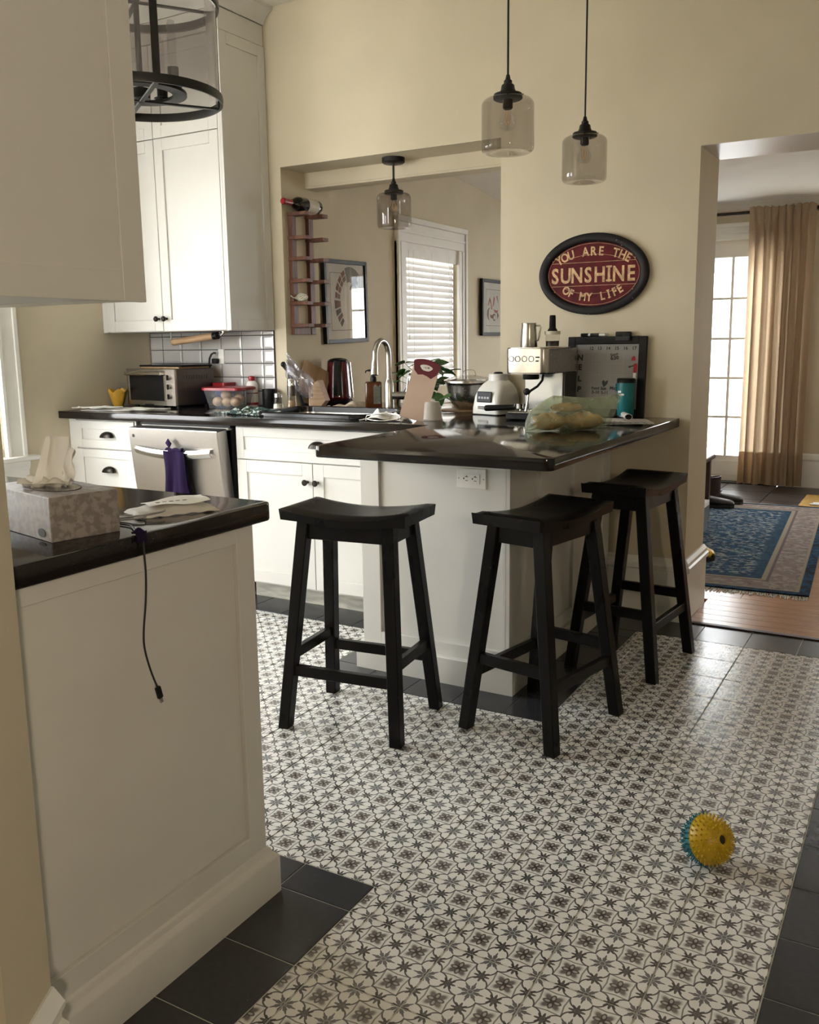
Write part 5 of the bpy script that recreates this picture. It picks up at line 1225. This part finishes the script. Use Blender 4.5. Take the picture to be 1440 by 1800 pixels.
# ------------------------------------------------------------------ bar counter things
def blender():
    t = thing('blender_base', 'white blender motor base with dark control panel beside the espresso machine', 'blender', (-1.785, 3.915, Z0), radians(-18))
    def rr(a, b, r, z, yo=0, n=5): return [(sx*(a-r)+r*cos(an), yo+sy*(b-r)+r*sin(an), z) for sx, sy, a0 in ((1, 1, 0), (-1, 1, 90), (-1, -1, 180), (1, -1, 270)) for an in [radians(a0+90*i/n) for i in range(n+1)]]
    R = [rr(.084, .084, .02, .004), rr(.084, .084, .022, .03), rr(.080, .078, .025, .085, .003), rr(.074, .068, .03, .118, .008), rr(.062, .056, .03, .140, .012), rr(.050, .046, .03, .152, .014), rr(.044, .040, .03, .158, .014)]
    mb = MB(); V = [[mb.bm.verts.new(p) for p in r] for r in R]
    for P, Q in zip(V, V[1:]):
        for i in range(len(P)): mb.bm.faces.new((P[i], P[(i+1) % len(P)], Q[(i+1) % len(P)], Q[i]))
    mb.bm.faces.new(V[0][::-1]); mb.bm.faces.new(V[-1]); mb.build('housing', 'white_plastic', t, 45)
    MB().lathe([(0, .155), (.047, .155), (.045, .185), (.040, .188), (.034, .176), (0, .176)], 28, T((0, .014, 0))).build('jar_socket', 'white_plastic', t); MB().lathe([(0, .176), (.022, .176), (.022, .192), (.016, .196), (0, .196)], 14, T((0, .014, 0))).build('coupling', 'black', t)
    mt = T((0, -.081, .082)) @ RX(radians(-6))
    MB().box((-.048, -.003, -.024), (.044, .004, .026), .003, mt).build('control_panel', 'black', t, 0)
    k = MB()
    for i in range(4): k.box((-.036+i*.018, -.0036, -.008), (-.024+i*.018, -.002, .002), 0, mt)
    k.build('buttons', 'grey_plastic', t, 0)
    MB().box((-.040, -.0865, .026), (.026, -.080, .040), .002).build('badge', 'darksteel', t, 0); MB().box((-.082, -.082, 0), (.082, .082, .005), .001).build('foot', 'rubber', t, 0)
blender()
M['splash'] = _steel('satin_splash_panel', (.34, .345, .345), .3, (1, 1, 14))
def espresso():
    t = thing('espresso_machine', 'stainless espresso machine on the bar with drip tray and steam wand', 'espresso machine', (-1.505, 3.79, Z0), radians(-3)); W = .098
    # local: x width, y depth (front -y), z up
    def head(u): return u
    mb = MB(); n = 8
    out = [(-W, .15), (-W, -.145)]+[(-W+.03-.03*cos(a), -.145-.03*sin(a)) for a in [radians(90*i/n) for i in range(1, n+1)]]+[(W-.03+.03*sin(a), -.145-.03*cos(a)) for a in [radians(90*i/n) for i in range(n+1)]]+[(W, .15)]
    mb.poly([(x, y, .198) for x, y in out], (0, 0, .112)); bmesh.ops.bevel(mb.bm, geom=[e for e in mb.bm.edges if abs(e.verts[0].co.z-e.verts[1].co.z) < 1e-4], offset=.008, segments=3, profile=.5, affect='EDGES'); mb.build('head', 'steel', t, 40)
    MB().box((-W, .02, .0), (W, .15, .20), .002).build('column', 'darksteel', t, 0); MB().box((-W+.008, .010, .035), (W-.006, .021, .199), .002).build('splash_panel', 'splash', t, 0)
    MB().box((-W, .15, .01), (W, .165, .30), .006).build('water_tank', 'darksteel', t, 0)
    MB().box((-W, -.165, .002), (W, .02, .030), .004).build('drip_tray', 'black', t, 0); MB().box((-W+.006, -.160, .030), (W-.006, .012, .034), .0015).build('drip_grate', 'steel', t, 0)
    b = MB()
    for i, x in enumerate((-.066, -.036, -.004, .028)):
        b.lathe([(.0105, 0), (.0125, 0), (.0125, .0016), (.0105, .0016), (.0105, 0)], 18, T((x, -.1752, .262)) @ RX(pi/2))
    b.build('button_rings', 'black', t); MB().box((.048, -.1765, .266), (.066, -.1752, .272)).box((.048, -.1765, .250), (.062, -.1752, .256)).build('indicator', 'ink', t, 0)
    MB().lathe([(0, .198), (.036, .198), (.036, .176), (.033, .172), (0, .172)], 26, T((-.02, -.075, 0))).build('group_head', 'black', t)
    pf = MB().lathe([(0, .092), (.020, .092), (.033, .100), (.035, .120), (0, .120)], 26, T((-.05, -.105, -.052))).build('portafilter', 'chrome', t)
    MB().cyl((-.08, -.11, .052), (-.20, -.135, .046), .011, .014, 14).sphere((-.205, -.136, .0457), .014, 12).build('handle', 'black', pf)
    st = MB().tube([(.050, -.10, .200), (.050, -.11, .170), (.035, -.125, .145), (.010, -.145, .125), (.004, -.148, .115)], .0055, 8).build('steam_arm', 'black', t); MB().sphere((-.004, -.15, .122), .016, 14, 1, .6, 1).build('steam_grip', 'black', st); MB().tube([(.004, -.148, .12), (.0, -.150, .075), (-.006, -.152, .040)], [.005, .005, .006], 10).build('steam_tube', 'chrome', st)
    for x in (-.04, -.015, .012): MB().sphere((x, -.135, .041), .0065, 10).build('cup_rest', 'chrome', t)
espresso()
t = lathe_thing('milk_jug', 'steel milk jug standing on the espresso machine', 'jug', (-1.548, 3.735, Z0+.310), [('body', 'steel', [(0, 0), (.036, 0), (.0375, .004), (.0345, .05), (.0315, .094), (.033, .104), (.0318, .104), (.030, .094), (.034, .006), (0, .004)])], 32)
MB().tube([(.030, 0, .092), (.050, 0, .092), (.054, 0, .085), (.048, 0, .05), (.043, 0, .03), (.034, 0, .026)], .004, 8).build('handle', 'steel', t)
lathe_thing('glass_grinder', 'small glass jar with tall black stopper on the espresso machine', 'jar', (-1.455, 3.775, Z0+.310), [('jar', 'clear', [(0, .001), (.029, .001), (.031, .05), (.033, .052), (.033, .068)]), ('contents', 'soil', [(0, .003), (.028, .003), (.029, .026), (0, .018)]), ('collar', 'label', [(.0335, .054), (.0345, .054), (.0345, .068), (.0335, .068)]), ('stopper', 'black', [(0, .068), (.022, .068), (.020, .074), (.0145, .082), (.0135, .132), (.011, .136), (0, .136)])])
t = lathe_thing('travel_tumbler', 'teal insulated tumbler with black lid in front of the whiteboard', 'tumbler', (-1.158, 3.890, Z0), [('body', 'teal', [(0, .012), (.034, .012), (.0355, .016), (.0385, .155), (0, .155)]), ('base', 'steel', [(0, 0), (.033, 0), (.034, .002), (.034, .012), (0, .012)]), ('lid', 'black', [(0, .153), (.0395, .153), (.0395, .168), (.036, .173), (0, .174)])])
MB().tube([(-.0385, 0, .150), (-.044, 0, .146), (-.044, 0, .122), (-.040, 0, .118)], .003, 6).build('loop', 'teal', t)
k = MB(); mm = RZ(radians(-22)) 
for x, z, w_, h_ in ((-.014, .112, .018, .008), (-.014, .100, .032, .008)):
    k.grid(lambda u, v: mm @ Vector((.0392*sin((x+u*w_)/.0385), -.0384*cos((x+u*w_)/.0385)-.0004, z+v*h_)), 6, 1, .0004)
k.build('printed_mark', 'white_plastic', t)
def bread():
    random.seed(4); base = Vector((-1.200, 3.265, Z0)); rz = radians(38)
    def loaf(name, label, off, L, r, ang):
        mb = MB(); n = 26
        mb.grid(lambda u, v: Vector(((v-.5)*L, r*sin(pi*min(1, max(0, v*.94+.03)))**.42*cos(2*pi*u)*(1+.06*sin(9*v+2*pi*u)), r*.80*sin(pi*(v*.94+.03))**.42*sin(2*pi*u)*(1+.10*sin(v*23)*(sin(2*pi*u) > 0)))), 22, n, 0, True)
        o = mb.build('bread_roll', 'bread', None, 70, base + RZ(rz) @ Vector(off), (0, 0, rz+ang)); return tag(o, label, 'bread')
    loaf('bread_roll', 'crusty bread roll at the near end of the green plastic bag', (-.070, -.004, .037), .130, .041, radians(10))
    loaf('bread_roll', 'long crusty loaf under the far end of the green plastic bag', (.072, .008, .036), .145, .041, radians(-6))
    loaf('bread_roll', 'crusty roll piled on top inside the green plastic bag', (.002, .004, .088), .115, .022, radians(-4))
    t = thing('bread_bag', 'thin green plastic bag covering the bread on the bar', 'bag', base, rz); ph = [random.random()*6 for _ in range(8)]
    def f(u, v):                                       # v along the bag, u around it
        x = -.156+.345*v; a = 2*pi*u; w_ = min(1, v/.16); cap = sqrt(max(.0004, 1-(1-w_)**2))
        tail = max(0, (v-.68)/.32)
        top = (.092 + .036*min(1, max(0, (v-.12)/.2)))*cap*(1+.05*sin(v*7)); wd = .064*cap*(1-.55*tail)
        cr = 1+(.05+.10*tail)*sin(3*a+14*v+ph[0])+(.04+.08*tail)*sin(7*a-19*v+ph[1])+.03*sin(11*a+31*v+ph[2])
        z = .0015+top*(.5+.5*sin(a))*(.90+.10*cr)
        y = wd*cos(a)*cr + .018*tail*sin(9*v)
        return Vector((x+.03*tail*sin(a), y+.002, max(.0015, z)))
    MB().grid(f, 60, 56, 0, True).build('bag', 'greenbag', t, 30)
bread()
def papers():
    t = thing('newspaper', 'folded newspaper lying on the bar behind the bread bag', 'newspaper', (-1.105, 3.655, Z0), radians(24))
    for i, (w_, h_, o) in enumerate(((.12, .085, 0), (.118, .083, .004), (.115, .080, -.003))):
        MB().grid(lambda u, v, i=i, w_=w_, h_=h_, o=o: Vector(((u-.5)*2*w_+o, (v-.5)*2*h_+o, .0032+.0052*i+.004*sin(u*3+i)*u)), 12, 4, .0025).build('sheet', 'news', t, 50)
    MB().grid(lambda u, v: Vector((.02+.016*cos(2*pi*v)*(1-.2*u), (u-.5)*.15, .030+.013*sin(2*pi*v)*(1-.2*u))), 10, 14, .002).build('rolled_sheet', 'news', t, 60)
papers()
# ------------------------------------------------------------------ near counter things
def tissue():
    t = thing('tissue_box', 'grey patterned tissue box on the near counter with tissues pulled up', 'tissue box', (-1.410, 1.135, Z0)); 
    a = Vector((-1.317, 1.026)); b = Vector((-1.334, 1.186)); c = Vector((-1.315-.245, 1.026+.055)); ex = (c-a).normalized(); ey = Vector((-ex.y, ex.x))*-1
    m = Matrix(((ex.x, ey.x, 0, a.x), (ex.y, ey.y, 0, a.y), (0, 0, 1, Z0), (0, 0, 0, 1))); t.matrix_world = m; L, W, H = .245, .132, .080
    if m.to_3x3().determinant() < 0: ey = -ey; m = Matrix(((ex.x, ey.x, 0, a.x), (ex.y, ey.y, 0, a.y), (0, 0, 1, Z0), (0, 0, 0, 1))); t.matrix_world = m; W = -W
    y0, y1 = min(0, W), max(0, W); ym = (y0+y1)/2
    mb = MB(); mb.box((0, y0, 0), (L, y1, H), .0015); mb.build('box', 'floral', t, 0)
    s = MB(); s.poly([(L*.5+.075*cos(p), ym+.040*sin(p), H-.0004) for p in [2*pi*i/28 for i in range(28)]], (0, 0, .0012)); s.build('slot_film', 'clearplastic', t, 0)
    ring = MB(); ring.tube([(L*.5+.078*cos(p), ym+.043*sin(p), H) for p in [2*pi*i/28 for i in range(28)]], .0012, 5, True); ring.build('slot_edge', 'ink', t)
    lg = MB(); lg.poly([(.035+.014*cos(p), y0 if False else 0, .014+.008*sin(p)) for p in [2*pi*i/16 for i in range(16)]], (0, .0012*(1 if W < 0 else -1), 0)); lg.build('printed_oval', 'ink', t, 0)
    # pulled tissue: folded tall sheet and a softer one behind; built in world axes of the view, then localised
    inv = m.inverted(); C0 = m @ Vector((L*.50, ym, H)); R = Vector((_r.x, _r.y, 0)).normalized(); Fw = Vector((_f.x, _f.y, 0)).normalized(); Up = Vector((0, 0, 1))
    def sheet(fn, nm, nu=14, nv=16): 
        mb = MB(); mb.grid(lambda u, v: inv @ fn(u, v), nu, nv, .0008); mb.build(nm, 'tissue', t, 60)
    sheet(lambda u, v: C0 + R*(-.030+.036*v+(u)*(.044-.010*v)+.002*sin(v*9)) + Up*(.112*v-.014-.004*u) + Fw*(.008*sin(u*5+v*3)-.012*v), 'tissue')
    sheet(lambda u, v: C0 + R*(-.038+.042*v+u*.012) + Up*(.108*v-.012) + Fw*(-.006-.010*(1-u)+.004*sin(v*4)), 'tissue', 4, 12)
    sheet(lambda u, v: C0 + R*(.000+.026*v+u*(.026-.010*v)+.004*sin(v*7)) + Up*(.075*v-.008+.005*sin(u*8)) + Fw*(.022+.010*sin(u*6+v*5)), 'tissue')
    sheet(lambda u, v: C0 + R*(-.055+.09*u) + Up*(.004+.010*sin(u*9+1)*sin(v*8)+.006) + Fw*((v-.5)*.05), 'tissue')
tissue()
def packet():
    t = thing('tissue_packet', 'soft white packet of pocket tissues on the near counter', 'packet', (-1.345, 1.345, Z0), radians(62)); W, D = .085, .048
    MB().grid(lambda u, v: Vector(((u-.5)*2*W*(1+.02*sin(v*9)), (v-.5)*2*D*(1+.03*sin(u*7)), .002+.016*(sin(pi*u)**.35)*(sin(pi*v)**.4)*(1+.10*sin(u*13+v*7))+.001*sin(u*31))), 30, 20, .0016).build('pouch', 'tissue', t, 60)
    MB().grid(lambda u, v: Vector(((u-.5)*1.5*W+.01, (v-.5)*1.3*D+.004, .0205+.0025*sin(u*7+v*4)+.006*v*u)), 14, 8, .001).build('flap', 'paper', t, 60)
    p = MB()
    for i in range(5): p.box((-.035+i*.014, -.012+.003*(i % 2), .0232), (-.027+i*.014, -.004, .0238))
    p.build('print', 'greyink', t, 0)
packet()
def cable():
    t = thing('charging_cable', 'black charging cable hanging over the near counter edge', 'cable', (-1.235, 1.14, Z0))
    o = Vector((-1.235, 1.14, Z0)); P = lambda X, Y, Z: Vector((X, Y, Z))-o
    pts = [P(-1.335, 1.195, .9150), P(-1.300, 1.190, .9150), P(-1.262, 1.165, .9152), P(-1.240, 1.150, .9155), P(-1.2265, 1.146, .9165), P(-1.2215, 1.145, .905), P(-1.2210, 1.1455, .88), P(-1.2215, 1.147, .84), P(-1.224, 1.145, .79), P(-1.2265, 1.138, .735), P(-1.2275, 1.138, .70), P(-1.2265, 1.148, .655), P(-1.2255, 1.162, .615)]
    # smooth the run
    from mathutils.geometry import interpolate_bezier
    S_ = []
    for i in range(len(pts)-1):
        p0, p1, p2, p3 = pts[max(i-1, 0)], pts[i], pts[i+1], pts[min(i+2, len(pts)-1)]
        for k in range(6):
            s = k/6; S_.append(.5*((2*p1)+(p2-p0)*s+(2*p0-5*p1+4*p2-p3)*s*s+(3*p1-p0-3*p2+p3)*s**3))
    S_.append(pts[-1]); MB().tube(S_, .0019, 7).build('lead', 'rubber', t, 60)
    e = P(-1.2255, 1.162, .615); MB().box((-.0035, -.0055, -.022), (.0035, .0055, .002), .001, T(e) @ RX(radians(14))).build('plug', 'black', t, 0); MB().box((-.002, -.0035, -.032), (.002, .0035, -.02), .0005, T(e) @ RX(radians(14))).build('plug_tip', 'steel', t, 0)
    v = MB(); v.grid(lambda u, w_: P(-1.2420+.020*u*1.05, 1.137+.018*w_, .9155+.008*sin(pi*u)*sin(pi*w_)+.0025), 8, 6, .004); v.grid(lambda u, w_: P(-1.2195, 1.132+.022*w_, .918-.018*u+.003*sin(w_*7)), 6, 6, .003); v.build('tie_wrap', 'purple', t, 60)
    t2 = thing('coiled_wire', 'pale grey wire loop on the near counter beside the tissue box', 'wire', (-1.33, 1.26, Z0))
    L = [(-.060+.075*sin(a)*(1 if sin(a) > 0 else .5), .02+.05*(-cos(a)), .0022+.010*max(0, sin(a))) for a in [radians(-20+230*i/26) for i in range(27)]]
    MB().tube(L, .002, 7).build('loop', 'grey_plastic', t2, 60); MB().tube([(x*.8, y*.55-.03, z*.6+.0012) for x, y, z in L], .002, 7).build('loop', 'grey_plastic', t2, 60)
cable()
# ------------------------------------------------------------------ spiky toy ball on the floor
def ball():
    r0 = .0565; R = Vector((cos(YAW), sin(YAW), 0)); toc = Vector((.385, -2.07, 1.2)).normalized()
    ax = (R*.60 + toc*.78 - Vector((0, 0, .02))).normalized(); m = ax.to_track_quat('Z', 'Y').to_matrix().to_4x4()
    t = thing('spiky_ball', 'yellow and teal spiky rubber dog ball on the patterned floor', 'toy', (-.392, 2.085, .0635)); 
    def half(nm, mtl, sg):
        prof = [(r0*sin(a), sg*r0*cos(a)) for a in [radians(v) for v in ((14, 18, 24, 32, 40, 50, 60, 70, 80, 86, 90) if sg > 0 else (0.0, 10, 20, 32, 44, 56, 68, 80, 90))]]
        if sg > 0: prof = [(0, r0*.55), (.0095, r0*.56), (.0105, r0*.90), (.0135, r0*.955)]+prof[1:]
        mb = MB(); mb.lathe(prof, 40, m); h = mb.build(nm, mtl, t, 45)
        s = MB(); k = 0; a = 24 if sg > 0 else 8
        while a < 90:
            n = max(1, int(2*pi*sin(radians(a))*r0/.0118))
            for i in range(n):
                p = 2*pi*(i+.5*(k % 2))/n; d = Vector((sin(radians(a))*cos(p), sin(radians(a))*sin(p), sg*cos(radians(a))))
                s.cyl(m @ (d*(r0-.001)), m @ (d*(r0+.0075)), .0030, .0010, 6)
            a += 11.5; k += 1
        s = s.build('spikes', mtl, h, 60); s['kind'] = 'stuff'; return h
    half('yellow_half', 'ballyellow', 1); half('teal_half', 'ballteal', -1)
    MB().lathe([(r0+.0005, -.002), (r0+.002, 0), (r0+.0005, .002)], 40, m).build('seam', 'ballyellow', t); MB().lathe([(0, r0*.84), (.0102, r0*.84)], 20, m).build('hole', 'ink', t)  # ink disc darkens the hole in place of real shade
ball()
# ------------------------------------------------------------------ far room
def rug():
    rz = radians(3.2); t = thing('persian_rug', 'blue and cream patterned rug in the room beyond the doorway', 'rug', (-.452, 4.640, 0), rz)
    mb = MB(); n = 30
    mb.grid(lambda u, v: Vector((-RUGW*u, RUGL*v, .0065+.0012*sin(u*14)*sin(v*9))), n, n, .006); mb.build('pile', 'rug', t, 60)
    random.seed(3); f = MB()
    for i in range(230):
        x = -RUGW*(i+.5)/230+random.uniform(-.003, .003); L = .055+random.uniform(-.015, .02); dx = random.uniform(-.012, .012)
        f.poly([(x-.0022, .002, .001), (x+.0022, .002, .001), (x+.0016+dx, -L, .001), (x-.0016+dx, -L, .001)], (0, 0, .003))
    for i in range(230):
        x = -RUGW*(i+.5)/230; f.poly([(x-.0022, RUGL, .001), (x+.0022, RUGL, .001), (x+.0016, RUGL+.06, .001), (x-.0016, RUGL+.06, .001)], (0, 0, .003))
    f = f.build('fringe', 'white_cloth', t, 0); f['kind'] = 'stuff'
rug()
def curtain(label, x0, x1, seed, y=8.075):
    random.seed(seed); t = thing('curtain', label, 'curtain', ((x0+x1)/2, y, 0)); W = (x1-x0)/2; ph = [random.random()*6 for _ in range(5)]
    def fold(u, v):
        s = (u*2-1); x = W*s*(1-.03*sin(pi*v)); k = 1-.30*max(0, v-.9)/.1
        uu = u + .018*sin(u*11+ph[0]) + .010*sin(u*23+ph[1]) + .004*sin(v*3+u*8)
        d = .036*sin(uu*2*pi*6.5+ph[1])*(.75+.4*sin(u*7+ph[2])) + .013*sin(uu*2*pi*14+ph[2]) + .006*sin(v*6+u*20)
        if v > .935: d = d*.35 + .010*sin(u*2*pi*23+ph[3]+3*sin(v*60))+.006*sin(u*80+v*90)
        return Vector((x+.012*sin(u*2*pi*8.5+ph[4]), d*(.9 if v < .93 else .7)-.036*max(0, min(1, (v-.90)/.05)), .02+2.275*v+.008*sin(u*61)*(v > .99)))
    MB().grid(fold, 170, 46, 0).build('panel', 'curtain', t, 60)
    MB().grid(lambda u, v: fold(u, v*.12)+Vector((0, -.0035, 0)), 170, 4, 0).build('hem', 'curtain', t, 60)
    return t
curtain('beige linen curtain beside the far glass door', -1.395, -.915, 2); curtain('beige linen curtain at the left side of the far double door', -3.08, -2.75, 6)
t = thing('curtain_rod', 'dark curtain rod over the far glass door', 'curtain rod', (-1.9, 8.075, 2.262))
MB().cyl((-1.2, 0, 0), (1.06, 0, 0), .013, n=14).build('rod', 'bronze', t)
for x in (-1.21, 1.07): MB().sphere((x, 0, 0), .022, 14).build('finial', 'bronze', t)
for x in (-1.10, .995, .0): MB().box((x-.008, 0, -.01), (x+.008, .125, .006), .001).build('bracket', 'bronze', t, 0)
def bench():
    t = thing('shoe_bench', 'dark wooden bench end just inside the doorway to the far room', 'bench', (-1.655, 6.00, .009))
    MB().box((-.42, -.42, .425), (.385, .42, .455), .006).build('seat_board', 'darkwood', t, 0)
    for y in (-.38, .38):
        for x in (-.38, .34): MB().box((x-.022, y-.022, 0), (x+.022, y+.022, .425), .002).build('leg', 'darkwood', t, 0)
    MB().box((-.36, -.39, .34), (.32, -.37, .425), .001).build('rail', 'darkwood', t, 0); MB().box((-.36, .37, .34), (.32, .39, .425), .001).build('rail', 'darkwood', t, 0)
bench()
t = thing('storage_box', 'grey storage box on the rug beside the bench leg', 'box', (-1.31, 5.93, .009))
MB().box((-.12, -.10, 0), (.085, .10, .19), .004).build('body', mat('grey_box_card', (.14, .17, .19), .7, nscale=10, var=.1), t, 0); MB().box((-.124, -.104, .165), (.089, .104, .20), .003).build('lid', 'paper', t, 0)
def shoe(name, label, loc, rz, L, shaft, m, sole='rubber', toe=None):
    t = thing(name, label, 'shoe', loc, rz)
    def sec(s):                                        # s 0 heel .. 1 toe : half width, height
        w_ = .036+.014*sin(pi*min(1, s*1.05))*(1 if s > .4 else .6); h = .075 if s < .35 else .075-.035*((s-.35)/.65)**.8
        if s > .9: w_ *= sqrt(max(0, 1-((s-.9)/.1)**2*.8)); h *= 1-.35*((s-.9)/.1)**2
        if s < .06: w_ *= .8
        return w_, h
    mb = MB(); mb.grid(lambda u, v: Vector((sec(v)[0]*cos(2*pi*u), L*(v-.3), .018+max(0, .5+.5*sin(2*pi*u))*sec(v)[1])), 20, 20, 0, True)
    mb.build('upper', toe or m, t, 60)
    s = MB(); pts = [(sec(v)[0]*1.08, L*(v-.3)) for v in [i/12 for i in range(13)]]; s.poly([(x, y, 0) for x, y in pts]+[(-x, y, 0) for x, y in pts[::-1]], (0, 0, .024)); s.build('sole', sole, t, 0)
    if shaft:
        mb = MB(); mb.grid(lambda u, v: Vector((.040*cos(2*pi*u)*(1+.1*v), -.018+L*.20*sin(2*pi*u)*(1-.12*v*(1-v)), .045+shaft*v+.008*sin(2*pi*u)*v)), 22, 8, .004, True); mb.build('shaft', m, t, 60)
        lc = MB()
        for i in range(5): lc.tube([(-.022, .045-.008*i, .075+.02*i), (0, .056-.008*i, .08+.02*i), (.022, .045-.008*i, .075+.02*i)], .003, 5)
        lc.build('laces', 'rubber', t)
    return t
shoe('leather_boot', 'dark laced boot standing beyond the rug near the glass door', (-1.385, 7.04, .009), radians(-75), .29, .16, 'boot')
shoe('leather_shoe', 'low dark shoe in front of the laced boot at the rug edge', (-1.415, 6.86, .009), radians(-82), .29, 0, 'boot')
shoe('rubber_boot', 'yellow and black rubber boot toe peeking past the doorway wall', (-1.16, 5.24, .009), radians(-118), .24, .10, 'yellow', 'rubber')
t = tag(MB().box((-.22, -.30, 0), (.30, .26, .008), .002).build('floor_mat', 'yellowwall', None, 0, (-.60, 7.52, 0)), 'ochre mat on the slate tiles right of the rug', 'mat')
lathe_thing('pet_bowl', 'black rimmed pet bowl on the ochre mat at the right edge', 'bowl', (-.565, 7.56, .008), [('bowl', 'gloss_black', [(0, 0), (.10, 0), (.12, .01), (.105, .065), (.095, .065), (.08, .02), (0, .02)]), ('rim', 'steel', [(.093, .060), (.107, .062), (.107, .068), (.093, .067), (.093, .060)])])
flatcloth('floor_cloth', 'white_cloth', 'white cloth on the floor in front of the pet bowl', 'cloth', [(-.75, 7.26), (-.35, 7.26), (-.35, 7.40), (-.72, 7.38)], .009, .004, .02, 31)
